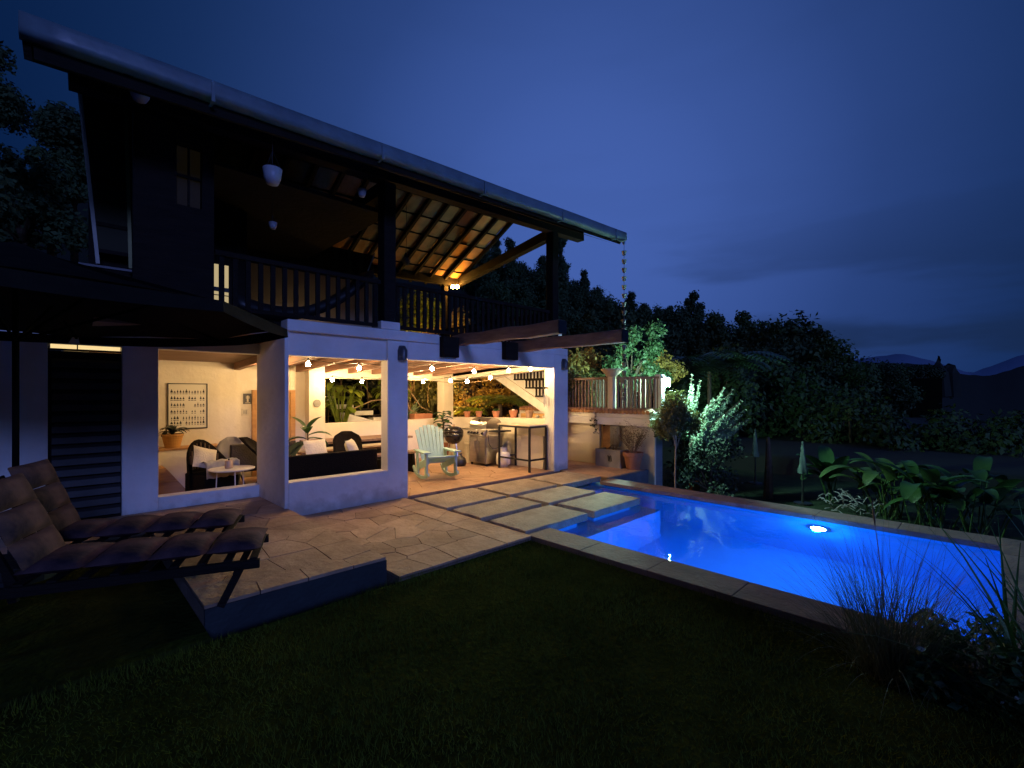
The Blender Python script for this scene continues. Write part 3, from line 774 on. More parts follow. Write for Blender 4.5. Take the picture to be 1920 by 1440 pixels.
def stems(name, label, cat, loc, n, h, spread, m, leafm=None, r=.004, leaf=0, seed=1, fork=2, lsize=.03, group=None):
    g = random.Random(seed); t = root(name, label, cat, loc, group=group)
    mb = MB(); tips = []
    for i in range(n):
        a = g.uniform(0, 6.28); s = g.uniform(.2, 1) * spread; hh = h * g.uniform(.6, 1)
        p = [(0.02 * math.cos(a), .02 * math.sin(a), 0), (s * .4 * math.cos(a), s * .4 * math.sin(a), hh * .5), (s * math.cos(a), s * math.sin(a), hh)]
        mb.tube(p, [r, r * .8, r * .4], 4, cap=False); tips.append(p[2]); tips.append(p[1])
        for k in range(fork):
            q = Vector(p[1]).lerp(Vector(p[2]), g.random()); e = q + Vector((g.uniform(-1, 1), g.uniform(-1, 1), g.uniform(.2, 1))) * h * .25
            mb.tube([q, e], [r * .5, r * .3], 3, cap=False); tips.append(tuple(e))
    obj('stems', mb, m, t, world=False)
    if leaf:
        v, f = cloud(tips, [h * .12] * len(tips), leaf, lsize, seed); npobj('foliage', v, f, leafm, t, sub=False)
    return t
stems('dry_plant', 'dry upright grassy stems growing in the concrete planter box', 'plant', (8.84, 5.82, .3), 22, .42, .22, M_DEAD, seed=4)
bp = pot((8.79, 5.33, 0), .205, .36, 'large terracotta pot at the terrace edge above the pool, holding a dry shrub', name='large_pot', rim=True)
stems('dry_shrub', 'leafless brown shrub in the large terracotta pot', 'shrub', (8.79, 5.33, .3), 30, .62, .42, M_DEAD, mat('dry_leaf', (.10, .07, .05), (.05, .035, .03), .8, 8), leaf=900, seed=8, fork=4, r=.006, lsize=.012)
stems('hanging_creeper', 'thin dark creeper trailing over the annex roof edge', 'plant', (8.8, 6.3, 1.2), 6, -.5, .12, M_DEAD, M_LEAFD, leaf=60, seed=5, lsize=.03)

# ---------------------------------------------------------------- patio things
def flip(mb, fn): mb.v = [fn(*p) for p in mb.v]; return mb
# rocking chair
def rocking_chair():
    t = root('rocking_chair', 'pale mint slatted wooden rocking chair facing the pool', 'rocking chair', (5.22, 7.42, 0), R(-14))
    W = .29
    for s in (-1, 1):
        x = s * W
        mb = MB(); pts = []
        for i in range(9):
            u = -1 + 2 * i / 8; pts.append((x, .05 + u * .42, .03 + .10 * u * u + (.05 if u > .8 else 0)))
        for i in range(8): mb.bar(pts[i], pts[i + 1], .035, .055)
        obj('rocker', mb, M_MINT, t, world=False)
        mb = MB(); mb.bar((x, -.25, .07), (x, -.25, .50), .03, .10, up=(0, 1, 0)); obj('leg', mb, M_MINT, t, world=False)
        mb = MB(); mb.bar((x, .20, .08), (x, .26, .50), .03, .07, up=(0, 1, 0)); obj('leg', mb, M_MINT, t, world=False)
        mb = MB(); mb.prism([(x - .06 if s > 0 else x - .08, -.34), (x + .08 if s > 0 else x + .06, -.34), (x + .075, -.1), (x + .04, .34), (x - .04, .34), (x - .075, -.1)], .502, .525); obj('armrest', mb, M_MINT, t, world=False)
        mb = MB(); mb.bar((x * .93, -.30, .36), (x * .93, .34, .16), .03, .11); obj('side_rail', mb, M_MINT, t, world=False)
    for k in range(6):
        y = -.30 + k * .085; z = .43 - k * .026
        mb = MB(); mb.bar((-W + .02, y, z), (W - .02, y, z), .07, .02); obj('seat_slat', mb, M_MINT, t, world=False)
    for k in range(7):
        u = (k - 3) / 3; top = .98 - .09 * u * u
        mb = MB(); mb.bar((u * .19, .13, .26), (u * .25, .13 + (top - .26) * .42, top), .068, .018, up=(0, 1, 0))
        obj('back_slat', mb, M_MINT, t, world=False)
    for z, w in ((.42, .44), (.78, .5)):
        mb = MB(); mb.bar((-w / 2, .16 + (z - .26) * .42, z), (w / 2, .16 + (z - .26) * .42, z), .03, .05); obj('back_rail', mb, M_MINT, t, world=False)
rocking_chair()

# gas grill, facing -X
def gas_grill():
    t = root('gas_grill', 'stainless steel gas barbecue with closed hood against the low wall', 'gas barbecue', (7.0, 8.02, 0))
    def P(name, m, *b, bevel=.004, parent=t):
        mb = MB()
        for q in b: mb.box(*q)
        return obj(name, mb, m, parent, world=False, bevel=bevel)
    c = P('cabinet', M_STEEL, (-.24, .24, -.29, .29, .06, .66))
    for s in (-1, 1):
        d_ = P('door', M_STEEL, (-.262, -.243, .006 * s, .27 * s, .09, .63), parent=c)
        P('handle', M_STEEL, (-.29, -.275, .05 * s, .075 * s, .3, .55), parent=c)
    mb = MB(); mb.hexa([(-.33, -.30, .68), (-.25, -.30, .66), (-.25, .30, .66), (-.33, .30, .68), (-.27, -.30, .80), (-.2, -.30, .80), (-.2, .30, .80), (-.27, .30, .80)])
    cp = obj('control_panel', mb, M_STEEL, t, world=False, bevel=.004)
    for k in range(5):
        y = .22 - k * .1 if k < 4 else -.24
        mb = MB(); mb.tube([(-.30, y, .74), (-.345, y, .725)], [.026, .02], 12); obj('knob', mb, M_BLACK, cp, world=False)
        mb = MB(); mb.tube([(-.296, y, .741), (-.305, y, .738)], .034, 14); obj('bezel', mb, M_STEEL, cp, world=False)
    mb = MB(); n = 10
    for i in range(n + 1):
        a = math.pi * .02 + math.pi * .98 * i / n
        for y in (-.28, .28): mb.v.append((-.0 - .25 * math.cos(a), y, .80 + .26 * math.sin(a) ** .8))
    for i in range(n): mb.f.append((2 * i, 2 * i + 1, 2 * i + 3, 2 * i + 2))
    mb.f += [tuple(2 * i for i in range(n + 1)), tuple(2 * i + 1 for i in range(n + 1))[::-1]]
    h = obj('hood', mb, M_STEEL, t, world=False)
    mb = MB(); mb.tube([(-.28, -.23, .90), (-.28, .23, .90)], .012, 8); mb.bar((-.24, -.22, .90), (-.28, -.22, .90), .02); mb.bar((-.24, .22, .90), (-.28, .22, .90), .02); obj('handle', mb, M_STEEL, h, world=False)
    mb = MB(); mb.tube([(-.19, 0, 1.0), (-.20, 0, 1.01)], .03, 14); obj('gauge', mb, M_BLACK, h, world=False)
    P('side_shelf', M_STEEL, (-.2, .2, .31, .62, .77, .80)); P('side_shelf', M_BLACK, (-.2, .2, -.62, -.31, .765, .795))
    for x in (-.2, .2):
        for y in (-.25, .25):
            mb = MB(); mb.tube([(x, y - .012, .03), (x, y + .012, .03)], .03, 10); obj('caster', mb, M_BLACK, t, world=False)
    mb = MB(); mb.tube([(-.2, -.3, .7), (-.22, -.36, .5), (-.2, -.45, .40), (-.1, -.5, .42), (.05, -.5, .46)], .008, 6); obj('gas_hose', mb, M_BLACK, t, world=False)
gas_grill()
t = root('gas_bottle', 'squat white gas bottle on the floor beside the barbecue', 'gas bottle', (7.05, 7.5, 0))
mb = MB(); mb.lathe([(.10, 0), (.10, .03), (.15, .06), (.155, .1), (.155, .24), (.13, .31), (.05, .345), (.03, .36), (.001, .36)], n=22); obj('tank', mb, M_WHITE, t, world=False, smooth=True)
mb = MB(); mb.lathe([(.075, .33), (.075, .42), (.068, .42), (.068, .33)], n=16); obj('collar', mb, M_WHITE, t, world=False)
mb = MB(); mb.lathe([(.018, .35), (.02, .41), (.001, .415)], n=8); obj('valve', mb, M_BLACK, t, world=False)
# kettle barbecue
t = root('kettle_grill', 'round black kettle barbecue on three legs between chair and gas grill', 'kettle barbecue', (6.62, 8.72, 0))
mb = MB(); mb.lathe([(.02, .43), (.12, .455), (.19, .53), (.225, .62), (.23, .70), (.22, .70), (.215, .62)], n=26); obj('bowl', mb, mat('black_enamel', (.012, .012, .014), None, .16, 5), t, world=False, smooth=True)
mb = MB(); mb.lathe([(.232, .705), (.225, .75), (.17, .81), (.08, .84), (.001, .845)], n=26); l = obj('lid', mb, MATS['black_enamel'], t, world=False, smooth=True)
mb = MB(); mb.tube([(-.04, -.03, .84), (-.04, -.03, .88), (.04, .03, .88), (.04, .03, .84)], .01, 6); obj('handle', mb, M_CARD, l, world=False)
for k in range(3):
    a = 2.1 * k + .4; mb = MB(); mb.tube([(.1 * math.cos(a), .1 * math.sin(a), .46), (.24 * math.cos(a), .24 * math.sin(a), 0)], .011, 8); obj('leg', mb, M_STEEL, t, world=False)
# bin and small black bag
t = root('waste_bin', 'cream plastic bin squeezed between kettle barbecue and gas grill', 'bin', (6.93, 8.52, 0))
mb = MB(); mb.lathe([(.10, 0), (.13, .42), (.14, .42), (.14, .45), (.125, .45), (.12, .3)], n=18); obj('tub', mb, M_CLOTHW, t, world=False)
mb = MB(); mb.lathe([(.142, .452), (.13, .475), (.001, .48)], n=18); obj('lid', mb, M_CLOTHW, t, world=False)
t = root('charcoal_bag', 'small slumped black bag on the floor by the rocking chair', 'bag', (6.45, 8.25, 0))
v, f = None, None
mb = MB(); mb.lathe([(.13, 0), (.16, .06), (.13, .16), (.06, .21), (.03, .24), (.05, .27)], n=12)
mb.v = [(x * (1 + .1 * math.sin(9 * y)), y * .8, z) for x, y, z in mb.v]; obj('sack', mb, M_BLACK, t, world=False, smooth=True)
mb = MB(); mb.tube([(-.035, 0, .235), (.035, 0, .235)], .012, 6); obj('tie', mb, M_CLOTHW, t, world=False)
# bar table
t = root('bar_table', 'tall narrow table with thin pale top and black metal frame', 'bar table', (7.135, 7.0, 0))
mb = MB(); mb.box(-.265, .265, -.47, .50, .93, .95); obj('tabletop', mb, mat('pale_top', (.6, .52, .38), None, .5, 3), t, world=False, bevel=.003)
mb = MB()
for a, b in (((-.25, -.45), (.25, -.45)), ((.25, -.45), (.25, .45)), ((.25, .45), (-.25, .45)), ((-.25, .45), (-.25, -.45))):
    mb.bar((*a, .91), (*b, .91), .03, .038)
obj('top_frame', mb, M_BLACK, t, world=False)
for x, y in ((-.25, -.45), (.25, -.45), (-.25, .45), (.25, .45)):
    mb = MB(); mb.box(x - .018, x + .018, y - .018, y + .018, 0, .89); obj('leg', mb, M_BLACK, t, world=False)
for a, b in (((-.25, -.43), (-.25, .43)), ((-.23, -.45), (.23, -.45)), ((-.23, .45), (.23, .45))):
    mb = MB(); mb.bar((*a, .24), (*b, .24), .025, .035); obj('crossbar', mb, M_BLACK, t, world=False)
# sill pots
def rosette(parent, z, n, ln, w, m, seed=0, spread=1.0, up=.9, name='leaves', droop=.5):
    g = random.Random(seed); mb = MB()
    for k in range(n):
        a = g.uniform(0, 6.28); e = g.uniform(.25, 1.2) * up
        mb.leaf((0.01 * math.cos(a), .01 * math.sin(a), z), (math.cos(a) * spread, math.sin(a) * spread, e), ln * g.uniform(.6, 1.1), w * g.uniform(.7, 1.1), droop, 5)
    return obj(name, mb, m, parent, world=False)
for y, s, lab, extra in ((9.45, .085, 'terracotta pot on the patio sill, first right of the corner column, with a spiky plant', 1), (8.98, .085, 'plain terracotta pot second from the corner column on the sill', 0),
                  (8.35, .09, 'terracotta pot in the middle of the right sill behind the barbecue hood, with thin leaves', 2), (7.75, .10, 'orange terracotta pot with a candle stub, above the bar table', 3), (7.25, .095, 'grey-brown clay pot nearest the right pillar on the sill', 0)):
    zz = 1.07 - (y - 6.62) / 3.24 * .085
    t = pot((7.61, y, zz + .001), s, s * 1.75, lab, group='clay pots on the right sill', m=M_TERRA if y > 7.3 else mat('grey_clay', (.34, .22, .16), (.26, .17, .12), .8, 6))
    if extra in (1, 2): rosette(t, s * 1.5, 14, .16, .018, M_LEAF, seed=int(y * 10), up=1.4)
    if extra == 3:
        mb = MB(); mb.lathe([(.03, s * 1.5), (.03, s * 1.95), (.001, s * 2.0)], n=10); obj('candle', mb, M_WHITE, t, world=False)
for i, (x, y, lab) in enumerate(((7.56, 6.95, 'round grey pebble on the sill beside the right pillar'), (7.6, 6.78, 'pale flat stone on the sill against the right pillar'))):
    mb = MB(); mb.lathe([(.03, 0), (.05, .02), (.05, .04), (.03, .06), (.001, .065)], (x, y, 1.068), 9)
    setp(obj('sill_stone', mb, M_PAVE, smooth=True), lab, 'stone')
# potted plant behind the rocking chair
t = pot((6.85, 9.45, 0), .17, .38, 'terracotta pot on the floor behind the kettle barbecue, holding a broad-leaved plant')
pt = root('ficus_plant', 'broad-leaved green plant rising above the kettle barbecue by the corner column', 'plant', (6.85, 9.45, .33))
mb = MB(); mb.tube([(0, 0, 0), (.03, .02, .35), (-.02, -.03, .75)], [.014, .012, .008], 6); obj('stem', mb, M_BARK, pt, world=False)
g = random.Random(3)
for k in range(24):
    a = k * 2.4; z = .18 + k * .027
    mb = MB(); mb.leaf((0, 0, z), (math.cos(a), math.sin(a), .35), .27, .18, 1.0, 5); obj('leaf', mb, M_LEAF, pt, world=False)

# table with benches in the middle of the patio
t = root('dining_table', 'long dark wooden table in the middle of the patio', 'table', (4.45, 9.0, 0))
for k in range(4):
    mb = MB(); mb.box(-1.05, 1.02, -.37 + k * .187, -.37 + k * .187 + .18, .66, .70); obj('plank', mb, M_BEAM, t, world=False)
for x in (-.85, .8):
    for y in (-.28, .28):
        mb = MB(); mb.bar((x, y, 0), (x * .98, y * .9, .655), .07); obj('leg', mb, M_WOOD, t, world=False)
mb = MB(); mb.box(-.95, .92, -.32, .32, .60, .658); obj('apron', mb, M_WOOD, t, world=False)
for y, lab in ((8.36, 'wooden bench on the pool side of the long table'), (9.64, 'wooden bench on the wall side of the long table')):
    t = root('bench', lab, 'bench', (4.45, y, 0), group='benches at the long table')
    mb = MB(); mb.box(-.95, .95, -.13, .13, .385, .425); obj('seat', mb, M_BEAM, t, world=False)
    for x in (-.8, .8):
        mb = MB(); mb.bar((x * 1.03, 0, 0), (x, 0, .384), .06, .2, up=(0, 1, 0)); obj('leg', mb, M_WOOD, t, world=False)
# sofa with its back to the large window
def cushion(w, d, h, n=8, puff=.5):
    mb = MB()
    for s in (0, 1):
        for i in range(n + 1):
            for j in range(n + 1):
                u = 2 * i / n - 1; v = 2 * j / n - 1
                e = (max(0, 1 - u * u) * max(0, 1 - v * v)) ** .35
                mb.v.append((u * w / 2 * (1 - .06 * (1 - v * v)), v * d / 2 * (1 - .06 * (1 - u * u)), (1 if s else -1) * h / 2 * e))
    k = (n + 1) ** 2
    for i in range(n):
        for j in range(n):
            a = i * (n + 1) + j
            mb.f.append((a, a + 1, a + n + 2, a + n + 1)); mb.f.append((k + a, k + a + n + 1, k + a + n + 2, k + a + 1))
    return mb
t = root('wicker_sofa', 'long black wicker sofa with its back against the large window opening', 'sofa', (2.97, 7.1, 0))
mb = MB(); mb.hexa([(-.68, -.40, .1), (.66, -.40, .1), (.66, -.28, .1), (-.68, -.28, .1), (-.68, -.36, .735), (.66, -.36, .735), (.66, -.28, .735), (-.68, -.28, .735)]); obj('backrest', mb, M_WICK, t, world=False, bevel=.015)
mb = MB(); mb.box(-.68, .66, -.27, .42, .1, .36); obj('seat', mb, M_WICK, t, world=False, bevel=.01)
for x in (-.68, .6): 
    mb = MB(); mb.box(x - .09 if x < 0 else x + .061, x - .001 if x < 0 else x + .13, -.36, .42, .1, .56); obj('armrest', mb, M_WICK, t, world=False, bevel=.01)
for x in (-.33, .32):
    mb = cushion(.62, .6, .14); o = obj('seat_cushion', mb, M_CLOTHW, t, world=False, smooth=True); o.location = (x, .08, .43)
for x, y, z, a, lab in ((3.4, 7.12, .70, 50, 'cream cushion propped on the right end of the black sofa'), (2.98, 7.5, .70, 8, 'white cushion in the middle of the black sofa under the plant leaves')):
    mb = cushion(.38, .36, .15); o = obj('cushion', mb, M_CLOTHW, None, smooth=True, loc=(0, 0, 0)); o.location = (x, y, z); o.rotation_euler = (R(68), 0, R(a)); setp(o, lab, 'cushion', 'cushions on the black sofa')
t = root('towel', None, None); bpy.data.objects.remove(t)
# big-leaved plant between sofa and table
pt = root('rubber_plant', 'large dark glossy leaved plant rising behind the black sofa', 'plant', (2.95, 7.85, 0))
mb = MB(); mb.lathe([(.13, 0), (.17, .32), (.15, .32), (.14, .28)], n=16); obj('pot', mb, M_CLOTHW, pt, world=False)
mb = MB(); mb.tube([(0, 0, .25), (.05, .02, .7), (.02, 0, 1.0)], [.015, .012, .008], 6); obj('stem', mb, M_BARK, pt, world=False)
for a, z, e, ln, wd, m_, dr in ((-1.0, 1.0, 1.3, .36, .16, M_LEAF, .6), (-.6, .9, .5, .40, .17, M_LEAF, .9), (2.9, .85, .35, .45, .19, M_LEAFD, 1.3), (2.4, 1.0, 1.2, .36, .16, M_LEAF, .5), (-2.6, .8, .1, .42, .2, M_LEAFD, 1.5), (-1.7, .75, .1, .40, .18, M_LEAFD, 1.4),
                        (3.4, .78, .15, .5, .18, M_LEAFD, 1.6), (0, .85, .2, .4, .17, M_LEAF, 1.2), (1.2, .95, .7, .36, .17, M_LEAF, .9), (-2.1, .95, .9, .34, .17, M_LEAF, 1.0)):
    mb = MB(); mb.leaf((.02, 0, z), (math.cos(a), math.sin(a), e), ln, wd, dr, 7); obj('leaf', mb, m_, pt, world=False, smooth=True)
def curved_back(t, w, y0, z0, dy, z1, m):
    mb = MB(); nx, nz = 8, 8
    for s in (0, 1):
        for j in range(nz + 1):
            v_ = j / nz; ww = w * (1 - .0 * v_) * (math.sqrt(max(.02, 1 - ((v_ - .72) / .3) ** 2)) if v_ > .72 else 1)
            for i in range(nx + 1):
                u = 2 * i / nx - 1
                mb.v.append((u * ww, y0 + dy * (v_ ** 1.3) - .07 * u * u + s * .035, z0 + (z1 - z0) * v_))
    k = (nx + 1) * (nz + 1)
    for j in range(nz):
        for i in range(nx):
            a = j * (nx + 1) + i
            mb.f.append((a, a + 1, a + nx + 2, a + nx + 1)); mb.f.append((k + a, k + a + nx + 1, k + a + nx + 2, k + a + 1))
    for j in range(nz):
        a = j * (nx + 1); b_ = a + nx; mb.f.append((a, a + nx + 1, k + a + nx + 1, k + a)); mb.f.append((b_, k + b_, k + b_ + nx + 1, b_ + nx + 1))
    a = nz * (nx + 1)
    for i in range(nx): mb.f.append((a + i, a + i + 1, k + a + i + 1, k + a + i))
    return obj('backrest', mb, m, t, world=False, smooth=True)
# reclining chairs between sofa and table (only dark shapes over the sofa back)
for x, y, rz, lab in ((2.55, 8.15, 60, 'dark sling lounge chair left of the glossy plant'), (3.75, 8.0, -20, 'dark sling lounge chair beside the long table, right of the plant')):
    t = root('sling_chair', lab, 'lounge chair', (x, y, 0), R(rz))
    curved_back(t, .25, .0, .32, .48, .9, M_WICK)
    mb = MB(); mb.box(-.25, .25, -.5, .0, .30, .34); obj('seat', mb, M_BLACK, t, world=False)
    for s in (-1, 1):
        mb = MB(); mb.tube([(s * .27, -.48, 0), (s * .27, -.4, .32), (s * .27, .1, .32), (s * .27, .35, 0)], .012, 6); obj('leg', mb, M_BLACK, t, world=False)

# left room ---------------------------------------------------------
t = root('armchair', 'rounded black wicker armchair seen through the left window', 'armchair', (1.78, 8.72, 0), R(20))
mb = MB(); n = 14
for i in range(n + 1):
    a = math.pi * i / n
    for r_, z0_ in ((.30, .12), (.26, .12)):
        top = .50 + .36 * math.sin(a) ** 1.6
        mb.v += [(-r_ * math.cos(a), r_ * .9 * math.sin(a), z0_), (-r_ * 1.05 * math.cos(a), r_ * math.sin(a), top)]
for i in range(n):
    a = i * 4; mb.f += [(a, a + 1, a + 5, a + 4), (a + 2, a + 6, a + 7, a + 3), (a + 1, a + 3, a + 7, a + 5)]
obj('backrest', mb, M_WICK, t, world=False, smooth=True)
mb = MB(); mb.box(-.27, .27, -.32, .2, .05, .36); obj('seat', mb, M_WICK, t, world=False, bevel=.02)
for x in (-.22, .22):
    for y in (-.26, .16):
        mb = MB(); mb.box(x - .02, x + .02, y - .02, y + .02, 0, .05); obj('leg', mb, M_WICK, t, world=False)
for k in range(9):
    a = math.pi * (.2 + .6 * k / 8); mb = MB(); mb.tube([(-.25 * math.cos(a), .22 * math.sin(a), .4), (-.262 * math.cos(a), .245 * math.sin(a), .47 + .34 * math.sin(a) ** 1.6)], .012, 5); obj('cane', mb, mat('brown_cane', (.10, .06, .04), None, .4, 8), t, world=False)
mb = cushion(.36, .36, .11); o = obj('striped_pillow', mb, M_CLOTHW, None, smooth=True, loc=(0, 0, 0)); o.location = (1.68, 8.55, .60); o.rotation_euler = (R(62), R(18), R(15)); setp(o, 'cream ribbed pillow standing on the wicker armchair', 'pillow')
# throw draped on the chair
mb = MB(); n = 16
prof = [(-.34, .30), (-.335, .42), (-.33, .53), (-.26, .555), (-.1, .50), (.02, .47)]
for i in range(n + 1):
    x = -.26 + .52 * i / n
    for j, (y, z) in enumerate(prof): mb.v.append((x, y + .012 * math.sin(i * 1.9) * (1 if j < 3 else .3), z + .008 * math.sin(i * 1.3 + j)))
k = len(prof)
for i in range(n):
    for j in range(k - 1): a = i * k + j; mb.f.append((a, a + 1, a + k + 1, a + k))
o = obj('throw_blanket', mb, mat('grey_throw', (.46, .44, .38), (.34, .32, .28), .9, 6), None, smooth=True, loc=(0, 0, 0)); o.location = (1.78, 8.72, 0); o.rotation_euler = (0, 0, R(20)); s_ = o.modifiers.new('thick', 'SOLIDIFY'); s_.thickness = .012
setp(o, 'grey folded throw draped over the front of the wicker armchair', 'blanket')
t = root('side_table', 'round white side table with thin metal legs inside the left window', 'side table', (1.92, 8.02, 0))
mb = MB(); mb.lathe([(.30, .455), (.31, .465), (.31, .475), (.001, .478)], n=28); obj('tabletop', mb, M_WHITE, t, world=False)
for k in range(3):
    a = k * 2.09 + .5; mb = MB(); mb.tube([(.2 * math.cos(a), .2 * math.sin(a), .455), (.22 * math.cos(a), .22 * math.sin(a), 0)], .008, 6); obj('leg', mb, M_WHITE, t, world=False)
t = root('candle_jar', 'small pinkish jar standing on the round white side table', 'jar', (1.88, 8.02, .478))
mb = MB(); mb.lathe([(.05, 0), (.055, .02), (.055, .11), (.045, .125), (.04, .11), (.001, .10)], n=16); obj('glass', mb, mat('pinkish_glaze', (.5, .36, .26), None, .3, 5), t, world=False, smooth=True)
mb = MB(); mb.lathe([(.012, .101), (.012, .14), (.001, .142)], n=8); obj('wick', mb, M_BLACK, t, world=False)
t = root('sofa', 'dark sofa seen from behind to the right of the wicker armchair', 'sofa', (2.62, 9.0, 0))
mb = MB(); mb.box(-.5, .55, -.1, 0, .30, .74); obj('backrest', mb, mat('charcoal_cloth', (.045, .035, .033), (.03, .024, .022), .9, 8, bump=.5), t, world=False, bevel=.015)
mb = MB(); mb.box(-.5, .55, .001, .6, .25, .42); obj('seat', mb, MATS['charcoal_cloth'], t, world=False, bevel=.015)
for x in (-.45, .5):
    for y in (-.07, .55):
        mb = MB(); mb.bar((x, y, 0), (x * .97, y, .28), .04); obj('leg', mb, M_WOOD, t, world=False)
t = root('sling_chair', 'curved grey cushioned chair behind the wicker armchair', 'chair', (2.15, 9.15, 0), R(-25))
curved_back(t, .2, .0, .3, .24, .84, mat('grey_cushion', (.3, .28, .25), None, .9, 6))
mb = MB(); mb.box(-.22, .22, -.4, 0, .26, .33); obj('seat', mb, MATS['grey_cushion'], t, world=False, bevel=.02)
for s in (-1, 1):
    mb = MB(); mb.tube([(s * .2, -.35, 0), (s * .2, -.2, .26), (s * .2, .2, 0)], .014, 6); obj('leg', mb, M_BLACK, t, world=False)
# sloped wooden box
mb = MB(); mb.hexa([(.62, 9.02, 0), (1.56, 9.02, 0), (1.56, 9.45, 0), (.62, 9.45, 0), (.62, 9.12, .43), (1.26, 9.12, .43), (1.26, 9.45, .43), (.62, 9.45, .43)])
o = obj('wooden_chest', mb, M_CARD, bevel=.006); setp(o, 'low honey-coloured wooden chest with a slanting end under the ledge', 'chest')
mb = MB(); mb.bar((.63, 9.05, .22), (1.4, 9.05, .22), .03, .012); obj('seam', mb, M_YELL, o)
t = root('ochre_pot', 'wide ochre pot on the ledge in front of the framed chart', 'plant pot', (1.43, 9.66, .691))
mb = MB(); mb.lathe([(.105, 0), (.15, .19), (.16, .2), (.16, .23), (.145, .23), (.14, .19)], n=24); obj('body', mb, mat('ochre_clay', (.5, .25, .06), (.36, .17, .04), .6, 5, stretch=(1, 1, 6)), t, world=False)
mb = MB(); mb.lathe([(.14, .195), (.001, .2)], n=14); obj('soil', mb, M_SOIL, t, world=False)
pt = root('begonia', 'dark drooping leafy plant growing in the ochre pot', 'plant', (1.43, 9.66, .88))
g = random.Random(5)
for k in range(22):
    a = g.uniform(0, 6.28); mb = MB(); mb.leaf((0, 0, .02), (math.cos(a), math.sin(a) * .7, g.uniform(.9, 2.4)), g.uniform(.18, .32), .085, 1.9, 6); obj('leaf', mb, mat('leaf_black_green', (.02, .028, .018), None, .4, 5), pt, world=False)

# framed chart of small silhouettes
t = root('framed_poster', 'black-framed white chart of rows of tiny bottle silhouettes on the wall', 'poster', (1.69, 9.925, 1.38))
mb = MB()
for b in ((-.295, .295, -.02, 0, .385, .40), (-.295, .295, -.02, 0, -.40, -.385), (-.295, -.28, -.02, 0, -.385, .385), (.28, .295, -.02, 0, -.385, .385)): mb.box(*b)
obj('frame', mb, M_BLACK, t, world=False)
mb = MB(); mb.box(-.28, .28, -.008, -.004, -.385, .385); obj('paper', mb, mat('chart_paper', (.72, .68, .58), (.68, .64, .54), .6, 2), t, world=False)
mb = MB(); g = random.Random(2)
rows = [(.235, 12, ()), (.12, 12, (5, 9)), (.005, 12, (5, 6, 7)), (-.11, 12, (6, 9)), (-.225, 12, (3,)), (-.31, 12, (4,))]
for z, n, sk in rows:
    for i in range(n):
        if i in sk: continue
        x = -.235 + i * .0427; h = g.uniform(.03, .062); w = g.uniform(.008, .017)
        mb.v += [(x - w, -.0095, z), (x + w, -.0095, z), (x + w, -.0095, z + h * .45), (x + w * .3, -.0095, z + h * .7), (x + w * .3, -.0095, z + h), (x - w * .3, -.0095, z + h), (x - w * .3, -.0095, z + h * .7), (x - w, -.0095, z + h * .45)]
        q = len(mb.v) - 8; mb.f.append(tuple(range(q, q + 8)))
        w2 = w * g.uniform(.8, 1.3)
        mb.v += [(x - w2, -.0095, z - .024), (x + w2, -.0095, z - .024), (x + w2, -.0095, z - .014), (x - w2, -.0095, z - .014)]; mb.f.append(tuple(range(q + 8, q + 12)))
setp(obj('silhouette', mb, M_BLACK, t, world=False), kind='stuff')
# small pictures right of it
def picture(name, x, z, w, h, label, m, marks):
    t = root(name, label, 'picture', (x, 10.076, z))
    mb = MB(); mb.box(-w / 2, w / 2, -.012, 0, -h / 2, h / 2); obj('panel', mb, m, t, world=False)
    mb = MB()
    for a, b, c, d_ in marks: mb.box(a * w, b * w, -.016, -.0125, c * h, d_ * h)
    obj('motif', mb, M_CLOTHW if m is not M_CLOTHW else MATS['grey_throw'], t, world=False)
picture('dark_picture', 2.68, 1.50, .15, .2, 'small dark picture with a pale motif beside the wooden door', mat('slate_print', (.06, .06, .07), (.10, .10, .11), .6, 12), ((-.1, .1, -.3, .3), (-.2, -.14, 0, .25), (.14, .2, 0, .25), (-.3, .3, -.42, -.36)))
picture('paper_note', 2.64, 1.24, .12, .13, 'pale paper note pinned below the small dark picture', M_CLOTHW, ((-.3, -.1, -.2, .3), (0, .25, -.3, .35)))
t = root('wall_plaque', 'round grey plaque on the white wall left of the garden opening', 'plaque', (3.93, 9.855, 1.40))
mb = MB(); mb.lathe([(.075, 0), (.08, .008), (.072, .016), (.066, .012), (.001, .013)], n=28); mb.v = [(x, -z, y) for x, y, z in mb.v]; obj('disc', mb, mat('grey_metal', (.30, .29, .27), (.2, .2, .19), .5, 10), t, world=False)
mb = MB()
for k in range(3): mb.box(-.045 + .01 * (k == 2), .045 - .01 * (k == 2), -.017, -.0135, -.03 + k * .022, -.02 + k * .022)
obj('relief', mb, M_PAVE, t, world=False)

# string lights ----------------------------------------------------------
SLT = root('string_lights', 'string of warm glowing bulbs strung under the patio ceiling', 'string lights', (5, 8, 2.1))
BP = [(2.7, 7.1, 2.06), (3.7, 7.5, 2.05), (4.1, 9.5, 1.90), (4.7, 9.4, 1.88), (4.80, 6.95, 2.06), (5.85, 7.05, 2.05), (6.5, 6.75, 2.08), (7.1, 6.72, 2.13), (6.3, 9.5, 1.90), (6.14, 8.2, 1.90), (6.28, 7.8, 1.88), (6.45, 7.25, 1.95), (2.65, 8.7, 2.05)]
bm = MB(); bm.lathe([(.004, -.055), (.022, -.05), (.034, -.028), (.03, -.005), (.014, .012), (.012, .02)], n=10); bme = bm.mesh('bulb', M_BULB, True)
sk = MB(); sk.lathe([(.015, .02), (.017, .022), (.017, .06), (.006, .066)], n=8); sme = sk.mesh('socket', M_BLACK)
